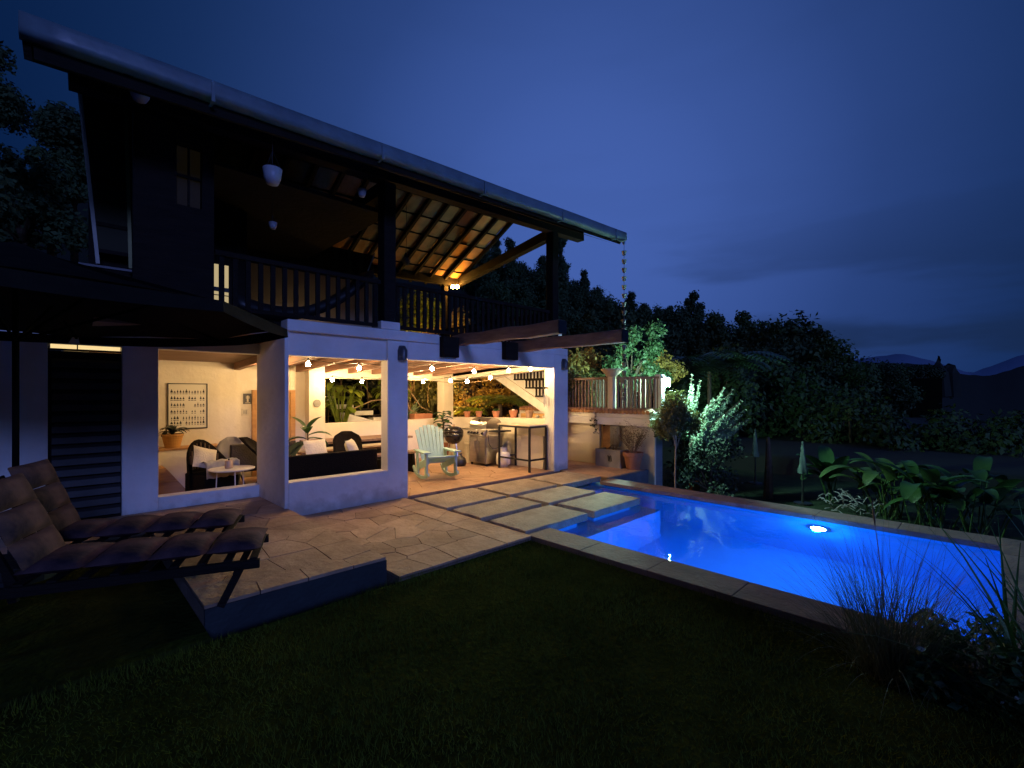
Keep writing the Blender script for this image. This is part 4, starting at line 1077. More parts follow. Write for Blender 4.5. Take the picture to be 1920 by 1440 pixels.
for p in BP:
    for nm, me in (('socket', sme), ('bulb', bme)):
        o = bpy.data.objects.new(nm, me); COL.objects.link(o); o.parent = SLT; o.location = Vector(p) - Vector(SLT.location)
def sag(a, b, s, n=10):
    a = Vector(a); b = Vector(b)
    return [a.lerp(b, i / n) - Vector((0, 0, s * 4 * (i / n) * (1 - i / n))) for i in range(n + 1)]
mb = MB(); mwire = mat('black_cable', (.02, .018, .015), None, .6, 5)
chain1 = [BP[12], BP[0], BP[1], BP[4], BP[5], BP[6], BP[7]]
chain2 = [BP[2], BP[3], BP[8], BP[9], BP[10], BP[11], (6.9, 6.7, 2.2)]
for ch in (chain1, chain2):
    for a, b in zip(ch[:-1], ch[1:]): mb.tube(sag((a[0], a[1], a[2] + .07), (b[0], b[1], b[2] + .07), .04), .005, 5, cap=False)
obj('cable', mb, mwire, SLT)
mb = MB(); mb.tube(sag((6.3, 9.6, 1.97), (7.2, 6.75, 2.15), .2, 14), .006, 5); setp(obj('spare_cable', mb, mat('tan_cable', (.3, .2, .1), None, .6)), 'loose tan cable sagging below the string lights', 'cable')
# bell-shaped pendant by the pillar
t = root('bell_pendant', 'small black bell-shaped pendant hanging just right of the first pillar', 'pendant', (4.15, 6.75, 1.87))
mb = MB(); mb.lathe([(.055, 0), (.05, .012), (.025, .02), (.022, .08), (.012, .085), (.012, .16), (.02, .18), (.018, .21), (.001, .22)], n=14); obj('shade', mb, M_BLACK, t, world=False, smooth=True)
mb = MB(); mb.tube([(0, 0, .2), (0, 0, .47)], .004, 5); obj('cord', mb, M_BLACK, t, world=False)
# wind chime on the right jamb
t = root('wind_chime', 'grey metal wind chime hanging in front of the white right jamb', 'wind chime', (7.34, 6.52, 1.72))
mb = MB(); mb.box(-.07, .07, -.006, .006, -.015, .015); obj('bar', mb, M_BLACK, t, world=False)
for k in range(6):
    x = -.06 + k * .024; mb = MB(); mb.tube([(x, 0, -.12 - .02 * (k % 3)), (x, 0, -.34 - .03 * ((k * 2) % 3))], .006, 6); mb.tube([(x, 0, -.01), (x, 0, -.13)], .0015, 3); obj('tube', mb, MATS['grey_metal'], t, world=False)
mb = MB(); mb.tube([(0, 0, .01), (0, 0, .4)], .0015, 3); obj('cord', mb, M_BLACK, t, world=False)

# upper-storey things ------------------------------------------------------
def pendant(loc, r, h, cord, label, group=None, m=M_WHITE, name='hanging_pot'):
    t = root(name, label, 'hanging pot', loc, group=group)
    mb = MB(); mb.lathe([(r * .6, 0), (r * .85, h * .35), (r, h), (r * .93, h), (r * .8, h * .4)], n=20); obj('body', mb, m, t, world=False, smooth=True)
    mb = MB(); mb.tube([(0, 0, h * .4), (0, 0, cord)], .004, 5)
    for k in range(3):
        a = 2.1 * k; mb.tube([(r * math.cos(a), r * math.sin(a), h), (0, 0, h + r * 2)], .003, 4)
    obj('cord', mb, M_BLACK, t, world=False)
MW2 = mat('glazed_white', (.42, .42, .47), None, .4, 4)
pendant((1.74, 5.60, 3.93), .10, .17, .6, 'white bucket-shaped hanging pot under the balcony eave', m=MW2)
pendant((2.15, 6.9, 3.86), .055, .09, .9, 'small white hanging pot deeper under the roof', m=MW2)
pendant((.62, 6.0, 4.55), .09, .12, .3, 'white hanging pot in the dark left corner of the balcony', m=MW2)
pendant((3.0, 6.0, 4.28), .06, .1, .3, 'small white hanging pot beside the balcony post top', m=MW2)
# glass globe on a cord under the lit tiles
t = root('globe_pendant', 'clear globe hanging on a cord in front of the orange-lit tiles', 'pendant', (5.1, 8.3, 4.28))
mb = MB(); mb.lathe([(.001, -.09), (.06, -.07), (.085, 0), (.06, .065), (.025, .085)], n=18); obj('globe', mb, mat('smoked_glass', (.4, .3, .2), None, .1, 4), t, world=False, smooth=True)
mb = MB(); mb.lathe([(.03, .08), (.035, .12), (.02, .17), (.001, .18)], n=10); obj('socket', mb, M_BLACK, t, world=False)
mb = MB(); mb.tube([(0, 0, .17), (.02, 0, .7), (-.01, 0, 1.6)], .006, 5); obj('cord', mb, M_BLACK, t, world=False)
# orange lamp cluster at the far back corner
for x, y, z, lab in ((8.16, 10.78, 4.66, 'left one of two orange bulbs glowing under the far roof corner'), (8.33, 10.8, 4.69, 'right one of two orange bulbs glowing under the far roof corner')):
    t = root('orange_lamp', lab, 'lamp', (x, y, z), group='orange bulbs under the far roof corner')
    mb = MB(); mb.lathe([(.001, -.06), (.045, -.045), (.055, 0), (.03, .04)], n=12); obj('bulb', mb, M_BULBO, t, world=False, smooth=True)
    mb = MB(); mb.lathe([(.03, .04), (.032, .09), (.001, .1)], n=8); obj('socket', mb, M_BLACK, t, world=False)
t = root('orange_lamp', 'orange garden bulb on a thin post in the foliage behind the balcony', 'lamp', (8.6, 12.0, 3.2))
mb = MB(); mb.lathe([(.001, -.06), (.05, -.045), (.06, 0), (.03, .04)], n=12); obj('bulb', mb, emit('garden_glow', (1, .5, .08), 1200), t, world=False, smooth=True)
mb = MB(); mb.lathe([(.03, .04), (.09, .05), (.001, .1)], n=8); mb.tube([(0, .08, -3.9), (0, .08, .08), (0, 0, .08)], .012, 5); obj('post', mb, M_BLACK, t, world=False)
t = root('orange_lamp', 'orange garden bulb hidden behind the corner column of the patio', 'lamp', (8.6, 11.6, 1.75))
mb = MB(); mb.lathe([(.001, -.06), (.05, -.045), (.06, 0), (.03, .04)], n=12); obj('bulb', mb, emit('path_glow', (1, .56, .12), 1700), t, world=False, smooth=True)
mb = MB(); mb.lathe([(.03, .04), (.09, .05), (.001, .1)], n=8); mb.tube([(0, .08, -2.6), (0, .08, .08), (0, 0, .08)], .012, 5); obj('post', mb, M_BLACK, t, world=False)
t = root('floor_lantern', 'small warm lantern on the balcony floor behind the balustrade', 'lantern', (3.6, 9.45, 2.562))
mb = MB(); mb.lathe([(.05, .06), (.06, .1), (.05, .2), (.001, .22)], n=12); obj('glow', mb, emit('low_lantern_glow', (1, .68, .3), 22), t, world=False, smooth=True)
mb = MB(); mb.lathe([(.09, 0), (.09, .05), (.001, .055)], n=12); obj('base', mb, M_BLACK, t, world=False)
t = root('hammock', 'dark sling hammock hanging behind the balcony balusters', 'hammock', (2.9, 8.0, 2.9))
mb = MB(); n = 12
for i in range(n + 1):
    u = i / n; x = -1.0 + 2.2 * u; z = .75 * (u - .35) ** 2 * 2.2 - .02 + .25 * u
    mb.v += [(x, -.25, z), (x, .25, z + .02), (x, .25, z - .22 + .1 * u), (x, -.25, z - .24 + .1 * u)]
for i in range(n):
    a = i * 4
    for j in range(4): mb.f.append((a + j, a + (j + 1) % 4, a + 4 + (j + 1) % 4, a + 4 + j))
mb.f += [(3, 2, 1, 0), tuple(4 * n + q for q in range(4))]
obj('sling', mb, M_BLACK, t, world=False, smooth=True)
mb = MB(); mb.tube([(-1, 0, .2), (-1.25, 0, .5)], .012, 5); mb.tube([(1.2, 0, .9), (1.35, 0, 1.3)], .012, 5); obj('rope', mb, M_CLOTHW, t, world=False)

# parasol over the left terrace ------------------------------------------------
PS = root('parasol', 'large open black octagonal parasol over the left terrace', 'parasol', (-.22, 5.48, .12))
mb = MB(); mb.tube([(0, 0, 0), (0, 0, 2.6)], .022, 10); obj('pole', mb, mat('dull_black', (.006, .006, .006), None, 1, 5, spec=0), PS, world=False)
mb = MB(); mb.lathe([(.28, 0), (.28, .05), (.06, .08), (.04, .3), (.001, .3)], n=20); obj('base', mb, M_BLACK, PS, world=False)
mcan = mat('black_canvas', (.02, .017, .015), (.012, .011, .011), 1, 5, bump=.3, bscale=60, spec=.02)
rr = 1.98; zt = 2.70; ze = 2.13; off = R(-12)
vts = [(rr * math.cos(off + k * math.pi / 4), rr * math.sin(off + k * math.pi / 4)) for k in range(8)]
for k in range(8):
    a = vts[k]; b_ = vts[(k + 1) % 8]; mb = MB(); n = 6
    for i in range(n + 1):
        u = i / n
        sagz = -.10 * math.sin(math.pi * u)
        for j in range(5):
            w = j / 4; px_ = (a[0] + (b_[0] - a[0]) * w) * u; py_ = (a[1] + (b_[1] - a[1]) * w) * u
            mb.v.append((px_, py_, zt + (ze - zt) * u + sagz * .5 - .05 * math.sin(math.pi * w) * u * 0 + .05 * math.sin(math.pi * w) * (u ** 3) * 0.5))
    for i in range(n):
        for j in range(4): q = i * 5 + j; mb.f.append((q, q + 5, q + 6, q + 1))
    pn = obj('canopy_panel', mb, mcan, PS, world=False, smooth=True)
    mb = MB()
    for j in range(5):
        w = j / 4; px_ = a[0] + (b_[0] - a[0]) * w; py_ = a[1] + (b_[1] - a[1]) * w
        mb.v += [(px_, py_, ze + .01), (px_ * 1.004, py_ * 1.004, ze - .07 - .025 * math.sin(math.pi * w))]
    for j in range(4): mb.f.append((2 * j, 2 * j + 1, 2 * j + 3, 2 * j + 2))
    obj('valance', mb, mcan, pn, world=False)
    mb = MB(); mb.bar((0, 0, zt - .05), (a[0] * .99, a[1] * .99, ze - .01), .02, .025); obj('rib', mb, MATS['dull_black'], PS, world=False)
    mb = MB(); mb.bar((0, 0, 1.9), (a[0] * .5, a[1] * .5, (zt + ze) / 2 - .08), .014, .018); obj('strut', mb, MATS['dull_black'], PS, world=False)
# loungers ----------------------------------------------------------------------
def lounger(name, foot, hinge, label, tilt):
    f = Vector((*foot, 0)); h = Vector((*hinge, 0)); d = (f - h); ln = d.length; rz = math.atan2(d.y, d.x)
    t = root(name, label, 'sun lounger', (h.x, h.y, .12), rz, group='sun loungers under the parasol')
    W = .31
    for s in (-1, 1):
        mb = MB(); mb.bar((-.35, s * W, .27), (ln, s * W, .27), .035, .06); obj('side_rail', mb, M_WOOD, t, world=False)
        mb = MB(); mb.bar((ln - .12, s * W, .25), (ln - .24, s * W, .0), .035, .05, up=(1, 0, 0)); obj('leg', mb, M_WOOD, t, world=False)
        mb = MB(); mb.bar((-.3, s * W, .25), (-.26, s * W, .0), .035, .05, up=(1, 0, 0)); obj('leg', mb, M_WOOD, t, world=False)
    for k in range(9):
        x = .04 + k * (ln - .08) / 8; mb = MB(); mb.bar((x, -W, .305), (x, W, .305), .05, .015); obj('seat_slat', mb, M_WOOD, t, world=False)
    bd = Vector((-math.cos(tilt), 0, math.sin(tilt)))
    for s in (-1, 1):
        mb = MB(); mb.bar((0, s * (W - .05), .31), Vector((0, s * (W - .05), .31)) + bd * .6, .03, .04); obj('back_rail', mb, M_WOOD, t, world=False)
    # tufted cushion in segments
    for k in range(4):
        sl = ln / 4; mb = cushion(sl * 1.03, .58, .115, 8); o = obj('seat_cushion', mb, M_CUSH, t, world=False, smooth=True); o.location = (sl * (k + .5), 0, .365)
        o2 = smoothm(o)
    for k in range(3):
        sl = .62 / 3; c = Vector((0, 0, .33)) + bd * (sl * (k + .5)) + Vector((math.sin(tilt), 0, math.cos(tilt))) * .06
        mb = cushion(sl * 1.04, .56, .12, 8); o = obj('back_cushion', mb, M_CUSH, t, world=False, smooth=True); o.location = c; o.rotation_euler = (0, tilt, 0); smoothm(o)
lounger('sun_lounger', (1.17, 3.95), (-.08, 4.46), 'nearest cushioned sun lounger, its raised back cut by the left picture edge', R(66))
lounger('sun_lounger', (1.20, 4.78), (.02, 5.28), 'second cushioned sun lounger, parallel behind the nearest one', R(68))

# ---------------------------------------------------------------- outside stair behind the right opening
ST = root('outside_stair', 'white plastered outside stair with dark stepped railing behind the patio', 'stair', (8.4, 8.4, 0))
mb = MB(); P0 = [(9.5, 2.22), (7.0, .97), (7.0, 1.35), (7.0, 3.0), (9.5, 3.0)]
mb.v = [(8.3, y, z) for y, z in P0] + [(8.45, y, z) for y, z in P0]; n = 5
mb.f = [tuple(range(n)), tuple(range(n, 2 * n))[::-1]] + [(i, n + i, n + (i + 1) % n, (i + 1) % n) for i in range(n)]
obj('side_wall', mb, M_WALL, ST)
mb = MB(); mb.hexa([(8.24, 9.5, 2.20), (8.30, 9.5, 2.20), (8.30, 7.0, .95), (8.24, 7.0, .95), (8.24, 9.5, 2.42), (8.298, 9.5, 2.42), (8.298, 7.0, 1.17), (8.24, 7.0, 1.17)]); obj('stringer', mb, M_WHITE, ST)
for gi, (ya, yb_, zb) in enumerate(((8.35, 7.0, 1.93), (7.95, 7.0, 1.72), (7.62, 7.0, 1.52))):
    mb = MB(); mb.box(8.2, 8.235, yb_, ya, zb, zb + .035); mb.box(8.2, 8.235, yb_, ya, zb + .19, zb + .215); rr_ = obj('step_rail', mb, M_WOOD, ST)
    for k in range(int((ya - yb_) / .11)):
        y = ya - .03 - k * .11; mb = MB(); mb.box(8.205, 8.23, y - .02, y + .02, zb + .036, zb + .189); obj('picket', mb, M_WOOD, rr_)
hb = setp(obj('pot_shelf', MB().box(8.0, 8.25, 7.0, 7.9, 1.0, 1.13), M_YELL), 'yellowish shelf outside the sill by the stair foot', 'shelf')
# garden steps behind the back wall
GS = root('garden_steps', 'white block steps climbing through plants behind the back wall', 'steps', (5.2, 11.3, 0))
for i, (x, y, z, w) in enumerate(((4.75, 11.6, 1.42, .5), (5.15, 11.35, 1.22, .5), (5.55, 11.1, 1.06, .5), (5.95, 10.9, .9, .5))):
    mb = MB(); mb.box(x - w / 2, x + w / 2, y - .12, y + .15, z, z + .11); o = obj('step', mb, M_WHITE, GS, bevel=.01)
    mb = MB(); mb.box(x - w / 2 - .05, x + w / 2 + .03, y - .14, y + .3, z + .115, z + .16); obj('tread', mb, M_WOOD, o)
mb = MB(); mb.hexa([(4.9, 10.7, -.3), (6.3, 10.7, -.3), (6.3, 10.9, -.3), (4.9, 10.9, -.3), (4.9, 10.7, 1.15), (6.3, 10.7, .75), (6.3, 10.9, .75), (4.9, 10.9, 1.15)]); obj('stringer', mb, M_WALL, GS)

# ---------------------------------------------------------------- plants around the patio
def big_plant(name, label, loc, n, ln, wd, m, seed, stemh=0, up=(.4, 1.8), droop=.9, group=None, cat='plant', seg=7, prof=None, stem_m=None, split=True, spread=.05, sc=(1, 1)):
    g = random.Random(seed); t = root(name, label, cat, loc, group=group)
    st = MB()
    for k in range(n):
        a = g.uniform(0, 6.28); e = g.uniform(*up)
        s = Vector((g.uniform(-spread, spread), g.uniform(-spread, spread), 0)); top = s + Vector((math.cos(a) * .22 * stemh * sc[0], math.sin(a) * .22 * stemh * sc[1], stemh * g.uniform(.45, 1)))
        if stemh: st.tube([s, s.lerp(top, .5) + Vector((0, 0, .03)), top], [.016, .012, .007], 5, cap=False)
        mb = MB(); mb.leaf(top, (math.cos(a) * sc[0], math.sin(a) * sc[1], e), ln * g.uniform(.65, 1.1), wd * g.uniform(.7, 1.15), droop * g.uniform(.7, 1.3), seg, prof=prof)
        obj('leaf', mb, m, t, world=False, smooth=True)
    if stemh: obj('stalks', st, stem_m or m, t, world=False)
    return t
def fern(loc, n, ln, m, seed, label, name='tree_fern', stem=.6):
    g = random.Random(seed); t = root(name, label, 'fern', loc)
    if stem:
        mb = MB(); mb.tube([(0, 0, 0), (0, 0, stem)], [.08, .06], 8); obj('trunk', mb, M_BARK, t, world=False)
    for k in range(n):
        a = 6.28 * k / n + g.uniform(-.2, .2); d = Vector((math.cos(a), math.sin(a), g.uniform(.5, 1.1))).normalized(); p = Vector((0, 0, stem)); mb = MB(); L_ = ln * g.uniform(.8, 1.1)
        q = 20
        for i in range(q):
            p2 = p + d * (L_ / q); side = d.cross(Vector((0, 0, 1))).normalized()
            w = .30 * ln * math.sin(math.pi * min(1, (i + 1.5) / q * .9 + .06)) ** .8
            for s in (-1, 1): mb.leaf(p, side * s + d * .35 + Vector((0, 0, -.1)), w, ln * .042, .5, 2, fold=.05)
            d = (d + Vector((0, 0, -1.7 / q))).normalized(); p = p2
        obj('frond', mb, m, t, world=False)
    return t
fern((9.0, 9.7, .0), 15, 1.15, M_LEAFY, 3, 'bright yellow-green fern directly outside the right patio opening', stem=1.32)
fern((8.35, 10.4, .0), 11, .75, M_LEAFY, 7, 'smaller yellow-green fern beside the corner column outside', stem=1.1)
def canopy(name, label, loc, trunk_h, cs, rs, n, size, m, seed, cat='tree', group=None, tr=.06, bark=M_BARK, limbs=True, up=.3, hollow=.35):
    t = root(name, label, cat, loc, group=group)
    v, f = cloud(cs, rs, n, size, seed, hollow=hollow, up=up)
    npobj('crown', v, f, m, t, sub=False)
    mb = MB(); g = random.Random(seed)
    mb.tube([(0, 0, -.3), (g.uniform(-.05, .05) * trunk_h, g.uniform(-.05, .05) * trunk_h, trunk_h * .5), (0, 0, trunk_h)], [tr, tr * .8, tr * .6], 8)
    if limbs:
        for c in cs: mb.tube([(0, 0, trunk_h * .8), Vector((0, 0, trunk_h)).lerp(Vector(c), .5) + Vector((0, 0, .05)), c], [tr * .5, tr * .35, tr * .15], 5, cap=False)
    obj('trunk', mb, bark, t, world=False)
    return t
# warm-lit shrubs behind the right opening
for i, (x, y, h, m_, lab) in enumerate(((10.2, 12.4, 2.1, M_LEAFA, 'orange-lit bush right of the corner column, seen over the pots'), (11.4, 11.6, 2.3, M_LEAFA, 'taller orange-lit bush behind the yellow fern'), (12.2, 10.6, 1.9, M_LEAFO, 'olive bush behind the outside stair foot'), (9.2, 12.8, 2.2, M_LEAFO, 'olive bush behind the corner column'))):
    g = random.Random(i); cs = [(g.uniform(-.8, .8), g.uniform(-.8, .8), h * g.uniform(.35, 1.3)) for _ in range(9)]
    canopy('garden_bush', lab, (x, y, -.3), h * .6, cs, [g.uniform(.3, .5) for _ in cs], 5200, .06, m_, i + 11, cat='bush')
# plants behind the back wall
prof_h = lambda t: (math.sin(math.pi * min(1, t * .95 + .05))) ** .7
big_plant('philodendron', 'lit green philodendron at the left edge of the garden opening', (4.85, 10.75, .6), 46, .34, .17, M_LEAFY, 4, stemh=1.25, up=(-.2, .9), droop=1.4, prof=prof_h)
big_plant('philodendron', 'lit green climbing leaves at the right of the garden opening above the steps', (6.2, 10.7, .75), 44, .3, .16, M_LEAFY, 9, stemh=1.2, up=(-.2, .8), droop=1.3, prof=prof_h)
big_plant('agave', 'grey-green agave with long leaves behind the column', (6.75, 10.75, .9), 18, .6, .09, M_LEAFS, 12, up=(.6, 2.4), droop=.5)
big_plant('cycad', 'dark spiky plant low in the garden opening', (4.7, 10.5, .4), 16, .7, .05, M_LEAF, 13, up=(.5, 2.2), droop=.8)
big_plant('shrubby_climber', 'tangle of broad leaves beyond the left patio opening', (7.5, 10.9, .6), 44, .32, .15, M_LEAFO, 15, stemh=1.4, up=(-.3, .8), droop=1.3)
cs = [(u, random.uniform(-.4, .4), random.uniform(.2, 3.6)) for u in np.linspace(-5.5, 6.5, 60)]
t = root('back_hedge', 'dark dense hedge closing the garden behind the patio', 'hedge', (8.2, 14.2, -.9))
v, f = cloud(cs, [.75] * 60, 17000, .10, 333, hollow=.1); npobj('foliage', v, f, M_LEAFO, t, sub=False)
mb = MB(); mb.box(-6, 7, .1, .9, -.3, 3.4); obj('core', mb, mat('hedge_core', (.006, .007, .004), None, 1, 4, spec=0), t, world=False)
# thin trunks and branches
g = random.Random(6)
for k in range(11):
    x = 4.9 + k * .32 + g.uniform(-.1, .1); y = 11.9 + g.uniform(-.3, .5)
    mb = MB(); mb.tube([(x, y, -.3), (x + g.uniform(-.15, .15), y, 1.4), (x + g.uniform(-.3, .3), y, 3.4)], [.03, .025, .02], 6)
    setp(obj('bamboo_cane', mb, M_BARK), 'thin bare cane standing in the dark behind the garden steps', 'cane', 'bare canes behind the garden steps')
for pts, lab in (([(5.1, 10.6, 1.25), (5.6, 10.7, 1.42), (6.1, 10.6, 1.48), (6.6, 10.7, 1.66)], 'pale crooked branch crossing the garden opening'), ([(6.3, 10.4, 1.9), (6.7, 10.5, 1.5), (6.9, 10.5, 1.25), (7.25, 10.5, 1.1)], 'pale bent branch behind the left patio opening'), ([(6.4, 10.45, 1.6), (6.55, 10.5, 1.2), (6.95, 10.45, .98)], 'lower pale branch behind the left patio opening')):
    mb = MB(); mb.tube(pts, [.018, .016, .013, .01][:len(pts)], 6); setp(obj('bare_branch', mb, mat('pale_bark', (.35, .24, .14), None, .8, 6)), lab, 'branch')
t = setp(obj('clay_trough', MB().box(6.55, 7.1, 10.25, 10.5, .93, 1.08), M_TERRA, bevel=.01), 'orange clay trough on the ground behind the left sill', 'planter')
hp2 = setp(obj('retaining_block', MB().box(4.3, 7.6, 10.2, 10.6, -.3, .92), mat('dark_bank', (.05, .04, .025), None, .9, 5, bump=1)), 'dark planted earth bank behind the back wall', 'earth bank')

# lamp-lit shrubs by the lantern
def spray(name, label, loc, tips, n, size, m, seed, cat='shrub', r=.13):
    t = root(name, label, cat, loc); cs = []; rs = []; mb = MB()
    for tp in tips:
        tp = Vector(tp)
        for k in range(16):
            u = .3 + .7 * k / 15; c = tp * u + Vector((0, 0, -.12 * math.sin(u * 3)))
            cs.append(tuple(c)); rs.append(r * (1.15 - .85 * u ** 3))
        mb.tube([(0, 0, 0), tp * .5 + Vector((0, 0, .05)), tp], [.02, .012, .005], 5, cap=False)
    v, f = cloud(cs, rs, n, size, seed, hollow=.02, aspect=.35, up=.8); npobj('foliage', v, f, m, t, sub=False); obj('stems', mb, M_BARK, t, world=False)
    return t
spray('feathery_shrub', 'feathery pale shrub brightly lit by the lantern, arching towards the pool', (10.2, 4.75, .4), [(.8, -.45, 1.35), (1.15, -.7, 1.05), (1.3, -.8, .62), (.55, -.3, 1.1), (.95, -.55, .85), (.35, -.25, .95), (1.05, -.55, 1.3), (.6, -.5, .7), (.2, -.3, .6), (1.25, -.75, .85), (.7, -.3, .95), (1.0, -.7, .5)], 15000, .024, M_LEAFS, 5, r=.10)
spray('upright_shrub', 'upright grey-green shrub just right of the lantern', (10.5, 5.05, .3), [(.05, -.2, 1.75), (.25, -.3, 1.6), (-.1, -.3, 1.5), (.3, -.1, 1.3), (0, 0, 1.2)], 4200, .026, M_LEAFS, 6, r=.09)
cs = [(random.uniform(-1, 1), random.uniform(-.8, .8), random.uniform(.1, 1.1)) for _ in range(14)]
canopy('hedge_bush', 'dark green bush mass below the lamplit shrubs', (10.9, 4.6, -.9), .3, [(a * .8, b + .3, c * 1.3) for a, b, c in cs], [.34] * 14, 5000, .04, mat('leaf_shade', (.02, .04, .018), (.012, .022, .01), .7, 4, translucent=.1), 31, cat='bush')
# tree above the roof terrace, lit cyan green
cs = [(-.2, .1, 2.2), (.35, -.2, 1.95), (-.5, .2, 1.75), (.1, 0, 2.6), (.5, -.4, 2.25), (-.1, .2, 1.5), (.5, -.3, 1.6), (.75, -.5, 1.4), (-.1, 0, 1.3), (.6, -.4, 2.7)]
canopy('terrace_tree', 'small-leaved tree above the roof terrace lit green by the lantern', (11.1, 6.8, .6), 1.4, cs, [.27] * 10, 3600, .05, mat('leaf_fresh', (.12, .22, .09), (.05, .10, .035), .5, 4, translucent=.35), 41, tr=.05)
cs = [(random.uniform(-1.2, 1.2), random.uniform(-1, 1), random.uniform(1.2, 2.9)) for _ in range(12)]
canopy('brown_bush', 'brownish loose bush left of the terrace tree, over the balustrade', (10.9, 8.7, -.2), 1.3, cs, [.5] * 12, 8000, .05, M_LEAFA, 43, tr=.05, cat='bush')
cs = [(random.uniform(-.9, .9), random.uniform(-.9, .9), random.uniform(.9, 1.9)) for _ in range(9)]
canopy('terrace_bush', 'low olive bush on the roof terrace beside the house pillar', (9.9, 7.9, 1.0), .4, [(a, b, c - .8) for a, b, c in cs], [.4] * 9, 5000, .05, M_LEAFO, 44, tr=.03, cat='bush')
cs = [(0, 0, 1.75), (.3, -.2, 1.6), (-.3, .1, 1.65), (.4, .1, 1.8), (.55, -.35, 1.5)]
canopy('yellowish_tree', 'thin tree with drooping yellowish leaves between terrace tree and hillside', (12.0, 6.6, .4), 1.3, [(a, b, c + .35) for a, b, c in cs], [.3] * 5, 1600, .06, M_LEAFA, 45, tr=.025)
# standard tree behind the pool coping
cs = [(0, 0, 1.5), (.3, .1, 1.45), (-.25, -.05, 1.5), (.05, .05, 1.72), (.2, -.2, 1.3), (-.1, .2, 1.25), (-.35, 0, 1.3)]
canopy('standard_tree', 'slender clipped tree with a round olive crown behind the far pool edge', (8.85, 4.4, -.9), 1.75, [(a * 1.05, b, c + .6) for a, b, c in cs], [.26] * 7, 6500, .03, M_LEAFO, 51, tr=.022, bark=mat('pale_trunk', (.3, .25, .18), None, .8, 6))
# banana-like clumps beyond the pool
prof_b = lambda t: math.sin(math.pi * min(1, t * .9 + .08)) ** .55
big_plant('banana_plant', 'lone banana plant with three broad upright leaves beyond the pool', (12.9, 2.66, -.9), 8, .8, .36, M_LEAF, 61, stemh=.75, up=(.6, 2.8), droop=1.0, prof=prof_b, spread=.1)
for i, (x, y, n_, lab) in enumerate(((12.0, 1.55, 12, 'big-leaved clump at the left of the canna thicket'), (11.8, .8, 12, 'tallest big-leaved clump in the middle of the canna thicket'), (11.9, .15, 9, 'big-leaved clump at the right end of the canna thicket'))):
    big_plant('canna_clump', lab, (x, y, -.9), n_ * 2, .85, .27, (mat('canna_leaf', (.07, .12, .03), (.04, .075, .02), .5, 4, translucent=.3), M_LEAF, M_LEAF)[i], 70 + i, stemh=.95, up=(.2, 1.8), droop=1.3, prof=prof_b, spread=.28, group='canna thicket beyond the pool')
g = random.Random(8)
t = root('driftwood_pile', 'grey tangle of dry branches in front of the canna thicket', 'branch pile', (12.0, 2.05, -.9))
mb = MB()
for k in range(46):
    p = Vector((g.uniform(-.4, .4), g.uniform(-.5, .5), g.uniform(.0, .35))); d_ = Vector((g.uniform(-1, 1), g.uniform(-1, 1), g.uniform(-.3, .6))) * .25
    mb.tube([p, p + d_ * .5 + Vector((0, 0, .05)), p + d_], [.014, .011, .006], 5)
obj('branches', mb, mat('grey_wood', (.25, .23, .24), (.15, .14, .15), .8, 8), t, world=False)
# closed parasols and timber post
def closed_parasol(loc, label, m, h=1.55):
    t = root('closed_parasol', label, 'parasol', loc, group='closed parasols beyond the pool')
    mb = MB(); mb.tube([(0, 0, 0), (0, 0, h * .98)], .02, 8); obj('pole', mb, M_BLACK, t, world=False)
    mb = MB(); n = 16; q = 9
    for i in range(q + 1):
        u = i / q; z = h * (.5 + .52 * u)
        for k in range(n):
            a = 6.283 * k / n; r_ = (.075 * (1 - u) ** .8 + .008) * (1 + .28 * math.cos(4 * a + i * .5)) * (1 + .1 * math.sin(i * 2.1)); mb.v.append((r_ * math.cos(a), r_ * math.sin(a), z))
    for i in range(q):
        for k in range(n): a = i * n + k; b_ = i * n + (k + 1) % n; mb.f.append((a, b_, b_ + n, a + n))
    obj('canopy', mb, m, t, world=False, smooth=True)
    mb = MB(); mb.lathe([(.18, 0), (.18, .04), (.03, .06), (.03, .2)], n=14); obj('base', mb, M_BLACK, t, world=False)
closed_parasol((12.1, 3.0, -.9), 'closed grey-green parasol right of the brown post', mat('sage_canvas', (.06, .09, .08), (.035, .05, .045), .9, 6), 1.4)
closed_parasol((13.9, 4.6, -.9), 'closed pale parasol left of the brown post, bulkier', mat('pale_canvas', (.08, .11, .10), (.05, .07, .065), .9, 6), 1.5)
mb = MB(); mb.tube([(12.2, 3.75, -1), (12.18, 3.73, -.1), (12.22, 3.76, .56)], [.12, .08, .04], 9); setp(obj('timber_post', mb, M_BARK), 'short rough brown post standing beyond the far pool edge', 'post')
t = pot((11.0, 5.0, -.9), .14, .4, 'dim clay urn on the ground left of the slender tree trunk', name='clay_urn', cat='urn')

